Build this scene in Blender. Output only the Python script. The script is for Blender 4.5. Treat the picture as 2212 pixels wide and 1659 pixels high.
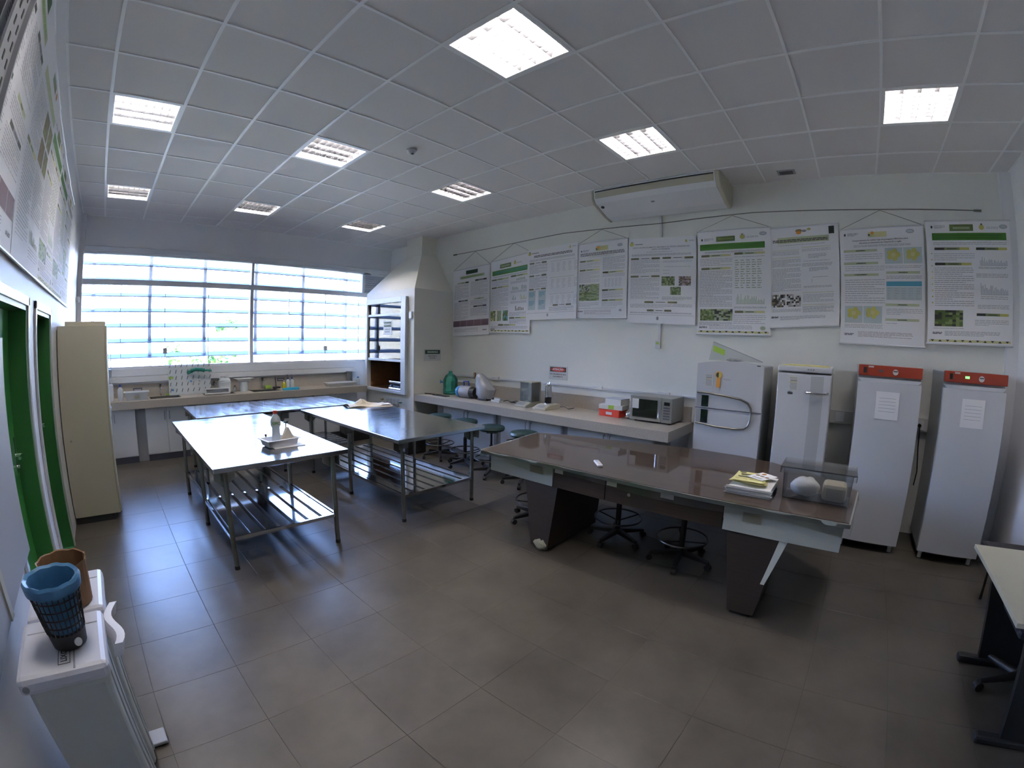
import bpy, bmesh, math, random
from mathutils import Matrix, Vector
random.seed(7)
PI = math.pi
S = bpy.context.scene
COL = bpy.context.collection
for o in list(bpy.data.objects): bpy.data.objects.remove(o, do_unlink=True)

# ---------------------------------------------------------------- camera (wide action-camera lens)
cd = bpy.data.cameras.new('camera'); cam = bpy.data.objects.new('camera', cd); COL.objects.link(cam)
cd.type = 'PANO'; cd.panorama_type = 'FISHEYE_LENS_POLYNOMIAL'
cd.fisheye_fov = math.radians(200); cd.sensor_width = 36; cd.sensor_fit = 'HORIZONTAL'
KP = [1.16260846, -0.06754928, -0.01730088, -0.00795774]
cd.fisheye_polynomial_k0 = 0
for i in range(4): setattr(cd, 'fisheye_polynomial_k%d' % (i+1), -KP[i]/18**(i+1))
cd.clip_start = 0.01; cd.clip_end = 300
cam.matrix_world = (Matrix.Translation((0.59085, -2.73752, 1.81)) @ Matrix.Rotation(-0.85290651, 4, 'Z')
                    @ Matrix.Rotation(1.47917089, 4, 'X') @ Matrix.Rotation(0.02291245, 4, 'Z'))
S.camera = cam

# ---------------------------------------------------------------- sky, sun, exposure
W = bpy.data.worlds.new('world'); S.world = W; W.use_nodes = True
nt = W.node_tree; nt.nodes.clear()
tc = nt.nodes.new('ShaderNodeTexCoord'); sx = nt.nodes.new('ShaderNodeSeparateXYZ')
cr = nt.nodes.new('ShaderNodeValToRGB'); bg = nt.nodes.new('ShaderNodeBackground'); wo = nt.nodes.new('ShaderNodeOutputWorld')
nt.links.new(tc.outputs['Generated'], sx.inputs[0]); nt.links.new(sx.outputs['Z'], cr.inputs[0])
cr.color_ramp.elements[0].position = 0.0; cr.color_ramp.elements[0].color = (0.58, 0.70, 1.0, 1)
cr.color_ramp.elements[1].position = 0.7; cr.color_ramp.elements[1].color = (0.16, 0.36, 0.95, 1)
e_ = cr.color_ramp.elements.new(0.25); e_.color = (0.34, 0.53, 1.0, 1)
nt.links.new(cr.outputs[0], bg.inputs[0]); bg.inputs[1].default_value = 24.0
nt.links.new(bg.outputs[0], wo.inputs[0])
sl = bpy.data.lights.new('sun', 'SUN'); sl.energy = 85.0; sl.angle = 0.01; sl.color = (1.0, 0.92, 0.83)
so = bpy.data.objects.new('sun', sl); COL.objects.link(so)
so.rotation_euler = Vector((-0.45, 0.10, -0.85)).to_track_quat('-Z', 'Y').to_euler()
vs = S.view_settings; vs.view_transform = 'Standard'; vs.look = 'None'; vs.exposure = 0.56; vs.gamma = 1.0
vs.use_curve_mapping = False
cy = S.cycles
cy.max_bounces = 12; cy.diffuse_bounces = 7; cy.glossy_bounces = 4; cy.transparent_max_bounces = 16; cy.transmission_bounces = 6
cy.sample_clamp_indirect = 8.0; cy.caustics_reflective = False; cy.caustics_refractive = False
TUBE_STRENGTH = 118.0

# ---------------------------------------------------------------- helpers
class MB:
    def __init__(s): s.v = []; s.f = []; s.m = []
    def add(s, vs_, fs, mi=0):
        b = len(s.v); s.v += [tuple(p) for p in vs_]
        for f in fs: s.f.append([b+i for i in f]); s.m.append(mi)
        return s
    def box(s, x0, y0, z0, x1, y1, z1, mi=0):
        return s.add([(x0,y0,z0),(x1,y0,z0),(x1,y1,z0),(x0,y1,z0),(x0,y0,z1),(x1,y0,z1),(x1,y1,z1),(x0,y1,z1)],
                     [(3,2,1,0),(4,5,6,7),(0,1,5,4),(1,2,6,5),(2,3,7,6),(3,0,4,7)], mi)
    def prism(s, poly, z0, z1, mi=0, axis='z'):
        n = len(poly)
        def P(a, b, c): return {'z': (a, b, c), 'y': (a, c, b), 'x': (c, a, b)}[axis]
        s.add([P(a, b, z0) for a, b in poly] + [P(a, b, z1) for a, b in poly],
              [list(range(n))[::-1], list(range(n, 2*n))] + [(i, (i+1) % n, n+(i+1) % n, n+i) for i in range(n)], mi)
        return s
    def loft(s, p0, p1, mi=0):
        n = len(p0)
        return s.add(list(p0)+list(p1), [list(range(n))[::-1], list(range(n, 2*n))] + [(i, (i+1) % n, n+(i+1) % n, n+i) for i in range(n)], mi)
    def cyl(s, p0, p1, r0, r1=None, n=16, mi=0, caps=True):
        r1 = r0 if r1 is None else r1
        p0 = Vector(p0); p1 = Vector(p1); d = (p1-p0).normalized()
        u = d.orthogonal().normalized(); w = d.cross(u)
        c = [(math.cos(2*PI*i/n), math.sin(2*PI*i/n)) for i in range(n)]
        vs_ = [p0+(u*a+w*b)*r0 for a, b in c] + [p1+(u*a+w*b)*r1 for a, b in c]
        fs = [(i, (i+1) % n, n+(i+1) % n, n+i) for i in range(n)]
        if caps: fs += [list(range(n))[::-1], list(range(n, 2*n))]
        return s.add(vs_, fs, mi)
    def tube(s, pts, r, n=8, mi=0, closed=False):
        pts = [Vector(p) for p in pts]; m = len(pts); vs_ = []; fs = []; up = None
        for i, p in enumerate(pts):
            a = pts[i-1] if (i > 0 or closed) else p; b = pts[(i+1) % m] if (i < m-1 or closed) else p
            t = (b-a).normalized()
            if up is None: up = t.orthogonal().normalized()
            up = (up - t*up.dot(t)).normalized(); w = t.cross(up)
            vs_ += [p+(up*math.cos(2*PI*k/n)+w*math.sin(2*PI*k/n))*r for k in range(n)]
        for i in range(m if closed else m-1):
            j = (i+1) % m
            for k in range(n): fs.append((i*n+k, i*n+(k+1) % n, j*n+(k+1) % n, j*n+k))
        if not closed: fs += [list(range(n))[::-1], [(m-1)*n+k for k in range(n)]]
        return s.add(vs_, fs, mi)
    def lathe(s, prof, c=(0, 0, 0), n=24, mi=0, sx=1, sy=1):
        vs_ = []; fs = []; m = len(prof)
        for r, z in prof:
            for k in range(n): vs_.append((c[0]+sx*r*math.cos(2*PI*k/n), c[1]+sy*r*math.sin(2*PI*k/n), c[2]+z))
        for i in range(m-1):
            for k in range(n): fs.append((i*n+k, i*n+(k+1) % n, (i+1)*n+(k+1) % n, (i+1)*n+k))
        fs += [list(range(n))[::-1], [(m-1)*n+k for k in range(n)]]
        return s.add(vs_, fs, mi)
    def tray(s, x0, y0, x1, y1, z0, z1, fl=0.03, t=0.006, rim=0.015, mi=0):
        # open tub: smaller base, wider rim with a lip
        o0 = [(x0+fl,y0+fl),(x1-fl,y0+fl),(x1-fl,y1-fl),(x0+fl,y1-fl)]; o1 = [(x0+rim,y0+rim),(x1-rim,y0+rim),(x1-rim,y1-rim),(x0+rim,y1-rim)]
        lo = [(x0,y0),(x1,y0),(x1,y1),(x0,y1)]
        i1 = [(a+t*sa, b+t*sb) for (a, b), (sa, sb) in zip(o1, [(1,1),(-1,1),(-1,-1),(1,-1)])]
        i0 = [(a+t*sa, b+t*sb) for (a, b), (sa, sb) in zip(o0, [(1,1),(-1,1),(-1,-1),(1,-1)])]
        rings = [[(a,b,z0) for a,b in o0],[(a,b,z1-t) for a,b in o1],[(a,b,z1-t) for a,b in lo],[(a,b,z1) for a,b in lo],[(a,b,z1) for a,b in i1],[(a,b,z0+t) for a,b in i0]]
        vs_ = [p for r in rings for p in r]; fs = [(3,2,1,0),(20,21,22,23)]
        for i in range(5):
            for k in range(4): fs.append((i*4+k, i*4+(k+1) % 4, (i+1)*4+(k+1) % 4, (i+1)*4+k))
        return s.add(vs_, fs, mi)
    def xf(s, M): s.v = [tuple(M @ Vector(p)) for p in s.v]; return s

def mesh(name, mb, mats, smooth=False):
    me = bpy.data.meshes.new(name); me.from_pydata(mb.v, [], mb.f)
    for m in (mats if isinstance(mats, (list, tuple)) else [mats]): me.materials.append(m)
    me.polygons.foreach_set('material_index', mb.m)
    if smooth: me.polygons.foreach_set('use_smooth', [True]*len(me.polygons)); 
    me.update(); return me
def obj(name, mb, mats, parent=None, bevel=0, smooth=False, world=False):
    me = mesh(name, mb, mats, smooth) if isinstance(mb, MB) else mb
    o = bpy.data.objects.new(name, me); COL.objects.link(o)
    if parent is not None:
        o.parent = parent
        if world: me.transform(parent['_inv'] if False else WM[parent.name].inverted())
    if smooth and isinstance(mb, MB):
        md = o.modifiers.new('e', 'EDGE_SPLIT'); md.split_angle = math.radians(38)
    if bevel:
        md = o.modifiers.new('bevel', 'BEVEL'); md.width = bevel; md.segments = 2; md.limit_method = 'ANGLE'; md.angle_limit = math.radians(40)
    WM[o.name] = WM.get(parent.name, Matrix()) if parent is not None else Matrix()
    return o
WM = {}
def thing(name, label, cat, loc=(0, 0, 0), rz=0, group=None):
    o = bpy.data.objects.new(name, None); COL.objects.link(o); o.empty_display_size = 0.05
    o.location = loc; o.rotation_euler = (0, 0, rz); o['label'] = label; o['category'] = cat
    if group: o['group'] = group
    WM[o.name] = Matrix.Translation(loc) @ Matrix.Rotation(rz, 4, 'Z')
    return o
def tag(o, label, cat, group=None):
    o['label'] = label; o['category'] = cat
    if group: o['group'] = group
    return o
def struct(o): o['kind'] = 'structure'; return o
def dup(root, loc, rz, label, group=None):
    r = root.copy(); COL.objects.link(r); r.location = loc; r.rotation_euler = (0, 0, rz); r['label'] = label
    if group: r['group'] = group
    for ch in list(root.children):
        c = ch.copy(); COL.objects.link(c); c.parent = r
        for g in list(ch.children):
            d = g.copy(); COL.objects.link(d); d.parent = c
    return r
def place(o, M): o.matrix_local = M; return o

# ---------------------------------------------------------------- materials
def mat(name, col, rough=0.5, metal=0.0, noise=0.0, nscale=8.0, col2=None, bump=0.0, bscale=40.0, stretch=(1, 1, 1),
        coat=0.0, rvar=0.0, ovar=0.0, spec=None, wcoord=False, alpha=None, trans=0.0, speck=None, ior=None):
    m = bpy.data.materials.new(name); m.use_nodes = True; n = m.node_tree; b = n.nodes['Principled BSDF']
    b.inputs['Base Color'].default_value = (*col, 1); b.inputs['Roughness'].default_value = rough; b.inputs['Metallic'].default_value = metal
    b.inputs['Coat Weight'].default_value = coat; b.inputs['Coat Roughness'].default_value = 0.08
    if spec is not None: b.inputs['Specular IOR Level'].default_value = spec
    if trans: b.inputs['Transmission Weight'].default_value = trans
    if ior: b.inputs['IOR'].default_value = ior
    L = n.links.new
    t = n.nodes.new('ShaderNodeTexCoord'); mp = n.nodes.new('ShaderNodeMapping'); mp.inputs['Scale'].default_value = stretch
    if wcoord:
        g = n.nodes.new('ShaderNodeNewGeometry'); L(g.outputs['Position'], mp.inputs[0])
    else: L(t.outputs['Object'], mp.inputs[0])
    last = None
    if noise or rvar or col2:
        nz = n.nodes.new('ShaderNodeTexNoise'); nz.inputs['Scale'].default_value = nscale; nz.inputs['Detail'].default_value = 5; nz.inputs['Roughness'].default_value = .6
        L(mp.outputs[0], nz.inputs[0])
        mx = n.nodes.new('ShaderNodeMix'); mx.data_type = 'RGBA'
        c2 = col2 or tuple(max(0, c*(1-noise)) for c in col)
        mx.inputs['A'].default_value = (*c2, 1); mx.inputs['B'].default_value = (*col, 1)
        rp = n.nodes.new('ShaderNodeMapRange'); rp.inputs['From Min'].default_value = .25; rp.inputs['From Max'].default_value = .75
        L(nz.outputs['Fac'], rp.inputs[0]); L(rp.outputs[0], mx.inputs['Factor']); last = mx.outputs['Result']
        if rvar:
            rr = n.nodes.new('ShaderNodeMapRange'); rr.inputs['To Min'].default_value = rough-rvar; rr.inputs['To Max'].default_value = rough+rvar
            rr.inputs['From Min'].default_value = .3; rr.inputs['From Max'].default_value = .7
            L(nz.outputs['Fac'], rr.inputs[0]); L(rr.outputs[0], b.inputs['Roughness'])
    if speck:
        vo = n.nodes.new('ShaderNodeTexVoronoi'); vo.inputs['Scale'].default_value = speck[0]; L(mp.outputs[0], vo.inputs[0])
        mr = n.nodes.new('ShaderNodeMapRange'); mr.inputs['From Min'].default_value = speck[1]; mr.inputs['From Max'].default_value = speck[1]+.06
        L(vo.outputs['Distance'], mr.inputs[0]); m2 = n.nodes.new('ShaderNodeMix'); m2.data_type = 'RGBA'
        m2.inputs['A'].default_value = (*speck[2], 1); m2.inputs['B'].default_value = (*col, 1)
        if last: L(last, m2.inputs['B'])
        L(mr.outputs[0], m2.inputs['Factor']); last = m2.outputs['Result']
    if ovar:
        oi = n.nodes.new('ShaderNodeObjectInfo'); hs = n.nodes.new('ShaderNodeHueSaturation')
        mr = n.nodes.new('ShaderNodeMapRange'); mr.inputs['To Min'].default_value = 1-ovar; mr.inputs['To Max'].default_value = 1+ovar
        L(oi.outputs['Random'], mr.inputs[0]); L(mr.outputs[0], hs.inputs['Value'])
        if last: L(last, hs.inputs['Color'])
        else: hs.inputs['Color'].default_value = (*col, 1)
        last = hs.outputs[0]
    if last: L(last, b.inputs['Base Color'])
    if bump:
        nb = n.nodes.new('ShaderNodeTexNoise'); nb.inputs['Scale'].default_value = bscale; nb.inputs['Detail'].default_value = 3; L(mp.outputs[0], nb.inputs[0])
        bp = n.nodes.new('ShaderNodeBump'); bp.inputs['Strength'].default_value = bump; bp.inputs['Distance'].default_value = 0.01
        L(nb.outputs['Fac'], bp.inputs['Height']); L(bp.outputs[0], b.inputs['Normal'])
    return m
def glassmat(name, tint=(1, 1, 1), rough=0.0, body=0.0, bodycol=(.8, .85, .85)):
    m = bpy.data.materials.new(name); m.use_nodes = True; n = m.node_tree; n.nodes.clear(); L = n.links.new
    tr = n.nodes.new('ShaderNodeBsdfTransparent'); tr.inputs[0].default_value = (*tint, 1)
    gl = n.nodes.new('ShaderNodeBsdfGlossy'); gl.inputs['Roughness'].default_value = rough
    fr = n.nodes.new('ShaderNodeFresnel'); fr.inputs['IOR'].default_value = 1.55
    mx = n.nodes.new('ShaderNodeMixShader'); L(fr.outputs[0], mx.inputs[0])
    if body:
        df = n.nodes.new('ShaderNodeBsdfDiffuse'); df.inputs[0].default_value = (*bodycol, 1)
        m0 = n.nodes.new('ShaderNodeMixShader'); m0.inputs[0].default_value = body; L(tr.outputs[0], m0.inputs[1]); L(df.outputs[0], m0.inputs[2]); L(m0.outputs[0], mx.inputs[1])
    else: L(tr.outputs[0], mx.inputs[1])
    L(gl.outputs[0], mx.inputs[2]); o = n.nodes.new('ShaderNodeOutputMaterial'); L(mx.outputs[0], o.inputs[0]); return m
def emat(name, col, st):
    m = bpy.data.materials.new(name); m.use_nodes = True; n = m.node_tree; b = n.nodes['Principled BSDF']
    b.inputs['Base Color'].default_value = (.9, .9, .9, 1); b.inputs['Emission Color'].default_value = (*col, 1); b.inputs['Emission Strength'].default_value = st
    return m
M = dict(
    wall=mat('wall_paint', (.82, .82, .77), .75, noise=.03, nscale=3, bump=.03, bscale=90),
    wall_white=mat('wall_white', (.80, .80, .82), .5, noise=.03, nscale=2, bump=.03, bscale=80),
    ceil=mat('ceiling_board', (.80, .78, .77), .9, noise=.04, nscale=120, bump=.05, bscale=250, ovar=.012),
    bar=mat('grid_bar_white', (.92, .92, .92), .4),
    floor=mat('floor_tile_stone', (.098, .086, .070), .34, col2=(.046, .041, .034), nscale=2.1, rvar=.03, wcoord=True, ovar=.05, spec=.38, bump=.015, bscale=30),
    grout=mat('grout', (.035, .026, .018), .8),
    green=mat('door_green', (.05, .30, .06), .4, noise=.1, nscale=6),
    greend=mat('door_green_deep', (.03, .15, .035), .45, noise=.15, nscale=5),
    alu=mat('white_aluminium', (.70, .72, .75), .35),
    trimw=mat('door_trim', (.72, .73, .72), .25, metal=.3, bump=.05, bscale=6),
    steel=mat('brushed_steel', (.60, .62, .64), .16, metal=1, rvar=.05, nscale=3, stretch=(1, 6, 1), bump=.012, bscale=2.2),
    ringm=mat('dark_metal_ring', (.10, .10, .10), .35, metal=1), steel_r=mat('satin_steel', (.32, .32, .29), .32, metal=1, noise=.2, nscale=9),
    steel_s=mat('shelf_steel', (.55, .57, .6), .08, metal=1, bump=.02, bscale=6),
    chrome=mat('chrome', (.8, .8, .82), .12, metal=1),
    dark=mat('black_plastic', (.012, .012, .013), .45), rubber=mat('black_rubber', (.01, .01, .01), .7),
    granite=mat('granite', (.50, .45, .38), .3, noise=.25, nscale=60, speck=(160, .10, (.10, .085, .075))),
    lam=mat('white_laminate', (.76, .77, .79), .35, noise=.03, nscale=5),
    lam2=mat('grey_laminate', (.38, .38, .39), .5),
    beige=mat('beige_steel', (.50, .47, .36), .5, noise=.06, nscale=2, speck=(4, .004, (.2, .17, .1))),
    hoodp=mat('hood_paint', (.80, .78, .70), .55, noise=.03, nscale=3, bump=.03, bscale=60),
    hoodin=mat('hood_lining', (.22, .10, .035), .5, noise=.4, nscale=7),
    woodt=mat('dark_wood_top', (.130, .092, .070), .32, col2=(.068, .046, .036), nscale=5, stretch=(9, .6, 9), speck=(14, .03, (.34, .31, .28)), coat=.0),
    wood=mat('dark_wood', (.022, .011, .006), .55, col2=(.008, .004, .002), nscale=6, stretch=(3, .5, 14)),
    woodd=mat('drawer_wood', (.050, .030, .018), .5, col2=(.022, .012, .007), nscale=6, stretch=(3, .5, 14)), woodg=mat('grey_white_laminate', (.52, .55, .50), .35, noise=.07, nscale=9, stretch=(1, .4, 18)),
    patch=mat('tape_patch', (.30, .29, .21), .6, noise=.1), labelw=mat('label_white', (.62, .62, .60), .5),
    white=mat('white_plastic', (.70, .71, .72), .3, noise=.02), fridge=mat('fridge_white', (.60, .61, .64), .32, bump=.02, bscale=220),
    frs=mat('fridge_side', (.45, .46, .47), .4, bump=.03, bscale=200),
    grey=mat('grey_plastic', (.33, .34, .36), .4), binm=mat('bin_grey_plastic', (.56, .58, .55), .4, noise=.04, nscale=6),
    lid=mat('lid_white', (.72, .72, .77), .35, noise=.05, nscale=8), redp=mat('red_panel', (.28, .032, .012), .4),
    paper=mat('paper', (.88, .87, .89), .7, noise=.015, nscale=4, bump=.02, bscale=12), cream=mat('cream_paper', (.72, .64, .5), .75, noise=.06, nscale=6),
    yellow=mat('yellow_paper', (.70, .66, .30), .7), kraft=mat('kraft', (.24, .13, .06), .7, noise=.35, nscale=12, bump=.3, bscale=20),
    bluep=mat('blue_bag', (.07, .22, .42), .3, noise=.4, nscale=14), blackb=mat('black_basket', (.008, .008, .009), .5),
    seat=mat('green_vinyl', (.012, .035, .033), .35), desk=mat('desk_top', (.48, .46, .36), .45, noise=.04, nscale=5),
    fab=mat('dark_fabric', (.02, .02, .026), .9, bump=.2, bscale=150), rope=mat('rope', (.16, .16, .13), .8), pen=mat('pen_blue', (.03, .05, .35), .4),
    slat=mat('louver_blue_grey', (.085, .10, .13), .5), slatdk=mat('louver_dark', (.10, .10, .13), .6),
    hill=mat('hill_grass', (.62, .55, .40), 1, col2=(.36, .34, .20), nscale=.9, bump=.6, bscale=3), leaf=mat('bush_leaf', (.10, .24, .05), .8, noise=.5, nscale=3),
    ground=mat('outside_ground', (.52, .49, .42), 1, noise=.2, nscale=1),
    red=mat('red_box', (.62, .045, .02), .5), redc=mat('red_cap', (.55, .04, .02), .4), gold=mat('brass', (.5, .34, .1), .3, metal=1),
    lime=mat('lime', (.35, .55, .08), .5), teal=mat('teal_cloth', (.01, .16, .12), .8), cyan=mat('cyan_cloth', (.03, .35, .55), .8), blue=mat('blue_plastic', (.02, .06, .35), .35),
    blue2=mat('sky_blue_plastic', (.05, .25, .6), .35), yell=mat('yellow_liquid', (.55, .5, .03), .3), milky=mat('milky_plastic', (.62, .66, .68), .35),
    orange=mat('orange_ribbon', (.75, .36, .08), .6), glassk=mat('microwave_glass', (.012, .016, .013), .06), screen=mat('panel_black', (.01, .011, .015), .12),
    refl=mat('reflector', (.26, .26, .27), .22, metal=1), house=mat('fixture_housing', (.75, .75, .75), .5), tubeoff=mat('tube_unlit', (.8, .82, .8), .3), smoke_=mat('detector_white', (.6, .6, .6), .4),
    mw=mat('microwave_steel', (.36, .35, .32), .35, metal=.7), led=emat('led_green', (.1, 1, .1), 1.5),
    tub=emat('tube_lit', (1.0, .925, .895), TUBE_STRENGTH),
    glass=glassmat('window_glass', (.96, .96, .97)), clear=glassmat('clear_plastic', (.96, .97, .97), .05, .09, (.75,.78,.8)),
    sheet=glassmat('clear_sheet', (.98, .98, .98), .05, .015), bglass=glassmat('balance_glass', (.96, .98, .96), .02, .16, (.85, .92, .87)),
    sash=glassmat('sash_glass', (.45, .46, .42), .0),
    green_b=glassmat('green_bottle', (.35, .80, .70), .05, .30, (.05, .42, .34)), bag=glassmat('plastic_bag', (.8, .82, .85), .2, .6, (.62, .64, .68)),
)
# print inks
INK = dict(k=(.05, .05, .055), t=(.30, .30, .33), t2=(.42, .42, .45), g=(.10, .30, .03), gd=(.035, .16, .015), ol=(.13, .13, .06), y=(.52, .50, .14), yl=(.62, .60, .30), pg=(.50, .56, .36),
           bl=(.07, .28, .42), lb=(.52, .60, .62), ph=(.08, .13, .04), ph2=(.18, .24, .09), ph3=(.30, .36, .22), dk=(.03, .035, .03), br=(.16, .10, .12), w=(.8, .8, .8), r=(.5, .03, .02), o=(.6, .25, .05), pt=(.36, .42, .30),
           bn=(.22, .16, .08), gr=(.03, .08, .035), cy=(.15, .42, .45), pk=(.45, .38, .40), s=(.5, .52, .55), bar=(.42, .46, .52), bg=(.40, .52, .38))
IM = {}
def ink(k):
    if k not in IM: IM[k] = mat('ink_'+k, INK[k], .7)
    return IM[k]
_tc = {}
def text(parent, s, size, Mx, mk, name='lettering', align='CENTER', bold=0.0, world=False):
    key = (s, size, align, bold)
    if key not in _tc:
        c = bpy.data.curves.new('t', 'FONT'); c.body = s; c.size = size; c.align_x = align; c.align_y = 'CENTER'; c.resolution_u = 2; c.offset = bold
        o = bpy.data.objects.new('t', c); COL.objects.link(o); dg = bpy.context.evaluated_depsgraph_get()
        me = bpy.data.meshes.new_from_object(o.evaluated_get(dg)); bpy.data.objects.remove(o); me.name = 'lettering'; _tc[key] = me
    me = _tc[key].copy(); me.materials.clear(); me.materials.append(ink(mk) if isinstance(mk, str) else mk)
    o = bpy.data.objects.new(name, me); COL.objects.link(o); o.parent = parent
    Mx = Mx if not world else WM[parent.name].inverted() @ Mx
    o.matrix_local = Mx; return o
# frames: text plane facing -x (right wall), facing -y (back wall), facing +x (left wall), up
def F_mx(x, y, z): return Matrix.Translation((x, y, z)) @ Matrix(((0,0,-1,0),(-1,0,0,0),(0,1,0,0),(0,0,0,1)))
def F_my(x, y, z): return Matrix.Translation((x, y, z)) @ Matrix(((1,0,0,0),(0,0,-1,0),(0,1,0,0),(0,0,0,1)))
def F_px(x, y, z): return Matrix.Translation((x, y, z)) @ Matrix(((0,0,1,0),(1,0,0,0),(0,1,0,0),(0,0,0,1)))

XR, YB, YF, H = 5.956, 5.49, -4.60, 3.784
# ================================================================ SETTING
# floor: slab with joints, tiles laid on it
fl = struct(obj('floor', MB().box(-.2, YF-.1, -.15, XR+.1, YB+.15, -.002), M['grout']))
PT = .4959; fx0 = .468; fy0 = -.383-4*0
tm = {}
ny0 = math.floor((YF-fy0)/PT); ny1 = math.ceil((YB-fy0)/PT)
for i in range(math.floor((0-fx0)/PT), math.ceil((XR-fx0)/PT)):
    for j in range(ny0, ny1):
        x0 = max(0.0, fx0+i*PT+.001); x1 = min(XR, fx0+(i+1)*PT-.001); y0 = max(YF, fy0+j*PT+.001); y1 = min(YB, fy0+(j+1)*PT-.001)
        if x1-x0 < .02 or y1-y0 < .02: continue
        k = (round(x1-x0, 3), round(y1-y0, 3))
        if k not in tm:
            a, b = k; tm[k] = mesh('floor_tile', MB().add([(0,0,-.006),(a,0,-.006),(a,b,-.006),(0,b,-.006),(0,0,-.0006),(a,0,-.0006),(a,b,-.0006),(0,b,-.0006),(.0012,.0012,0),(a-.0012,.0012,0),(a-.0012,b-.0012,0),(.0012,b-.0012,0)],
                [(0,1,5,4),(1,2,6,5),(2,3,7,6),(3,0,4,7),(4,5,9,8),(5,6,10,9),(6,7,11,10),(7,4,8,11),(8,9,10,11)]), M['floor'])
        o = bpy.data.objects.new('floor_tile', tm[k]); COL.objects.link(o); o.parent = fl; o.location = (x0, y0, 0)
# ceiling
T = .625; gx0 = -.264; gy0 = 0.0
LIGHTS = {(1, 2): 1, (1, 6): 1, (4, 6): 1, (4, 2): 1, (4, -2): 1, (7, 6): 1, (7, 2): 1, (7, -2): 1, (7, -6): 1, (4, -6): 0, (1, -2): 1}
cl = struct(obj('ceiling', MB().box(-.2, YF-.1, H+.16, XR+.1, YB+.1, H+.3), M['lam2']))
cm = {}
xs = [max(0, gx0+i*T) for i in range(0, 10)] + [XR]; xs = sorted(set([0.0]+[gx0+i*T for i in range(1, 10)]+[XR]))
ys = sorted(set([YF]+[gy0+j*T for j in range(-7, 9)]+[YB]))
for a in range(len(xs)-1):
    for b in range(len(ys)-1):
        x0, x1, y0, y1 = xs[a], xs[a+1], ys[b], ys[b+1]
        if x1-x0 < .03 or y1-y0 < .03: continue
        ti, tj = round((x0-gx0)/T), round(y0/T)
        if (ti, tj) in LIGHTS and x0 > .1: continue
        k = (round(x1-x0, 3), round(y1-y0, 3))
        if k not in cm: cm[k] = mesh('ceiling_tile', MB().box(.006, .006, .002, k[0]-.006, k[1]-.006, .02), M['ceil'])
        o = bpy.data.objects.new('ceiling_tile', cm[k]); COL.objects.link(o); o.parent = cl; o.location = (x0, y0, H)
for x in xs[1:-1]:
    obj('grid_bar', MB().box(x-.013, YF, H-.004, x+.013, YB, H+.006), M['bar'], cl)
for y in ys[1:-1]:
    obj('grid_bar', MB().box(0, y-.010, H-.003, XR, y+.010, H+.006), M['bar'], cl)
obj('edge_bar', MB().box(0, YF, H-.001, .02, YB, H+.006).box(XR-.02, YF, H-.001, XR, YB, H+.006).box(0, YB-.02, H-.001, XR, YB, H+.006).box(0, YF, H-.001, XR, YF+.02, H+.006), M['bar'], cl)
# walls
D1 = (-.20, .74, 2.06); D2 = (1.11, 1.965, 2.065)
wl = MB().box(-.16, YF-.1, 0, 0, D1[0], H+.2).box(-.16, D1[1], 0, 0, D2[0], H+.2).box(-.16, D2[1], 0, 0, YB+.15, H+.2)
wl.box(-.16, D1[0], D1[2], 0, D1[1], H+.2).box(-.16, D2[0], D2[2], 0, D2[1], H+.2)
struct(obj('wall_left', wl, M['wall_white']))
struct(obj('wall_right', MB().box(XR, YF-.1, 0, XR+.12, YB+.15, H+.2), M['wall']))
struct(obj('wall_front', MB().box(-.16, YF-.12, 0, XR+.1, YF, H+.2), M['wall_white']))
WZ0, WZ1, WX0, WX1 = 1.40, 3.22, .02, 5.44
wb = MB().box(-.16, YB, 0, XR+.1, YB+.14, WZ0).box(-.16, YB, WZ1, XR+.1, YB+.14, H+.2).box(WX1+.48, YB, WZ0, XR+.1, YB+.14, WZ1).box(-.16, YB, WZ0, WX0, YB+.14, WZ1)
wb.box(WX1, YB, WZ0, WX1+.48, YB+.14, 2.74)
struct(obj('wall_back', wb, M['wall_white']))
struct(obj('trim_1', MB().box(5.90, YF, 0, XR, -4.47, H), M['wall_white']))      # boxed column in the right corner
t2 = struct(obj('trim_2', MB().box(0, 5.36, 0, .075, YB, H), M['wall_white']))
obj('corner_box', MB().box(.0, 5.18, 2.42, .05, 5.25, 2.50), M['white'], t2, bevel=.004)
# window frame
wn = struct(obj('window_1', MB().box(WX0, YB-.02, 3.19, WX1, YB+.08, WZ1).box(WX0, YB-.02, WZ0, WX1, YB+.08, WZ0+.03).box(WX0, YB-.02, WZ0, WX0+.03, YB+.08, WZ1)
    .box(WX1-.03, YB-.02, WZ0, WX1, YB+.08, 2.71), M['alu']))
obj('transom', MB().box(WX0, YB-.03, 2.715, WX1, YB+.07, 2.80), M['alu'], wn, bevel=.004)
obj('mullion', MB().box(2.925, YB-.035, WZ0, 2.985, YB+.07, 2.715), M['alu'], wn, bevel=.004)
obj('mullion', MB().box(2.935, YB-.03, 2.80, 2.985, YB+.07, 3.19), M['alu'], wn, bevel=.004)
obj('mullion', MB().box(5.245, YB-.03, 2.80, 5.285, YB+.07, 3.19), M['alu'], wn, bevel=.004)
obj('head_rail', MB().box(WX0, YB-.04, 3.22, 5.9, YB, 3.31), M['alu'], wn, bevel=.01)
obj('sill_ledge', MB().box(WX0, YB-.05, 1.28, 5.09, YB, WZ0), M['alu'], wn, bevel=.006)
obj('sill_rail', MB().box(WX0, YB-.07, 1.18, 5.09, YB, 1.275), M['white'], wn, bevel=.006)
jx = [WX0+.03, .70, 1.436, 2.18, 2.925]; kx = [2.985, 3.69, 4.445, 5.19, WX1-.03]
for a, b in list(zip(jx, jx[1:]))+list(zip(kx, kx[1:])):
    obj('pane', MB().box(a+.002, YB+.02, WZ0+.03, b-.002, YB+.028, 2.715), M['glass'], wn)
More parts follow.
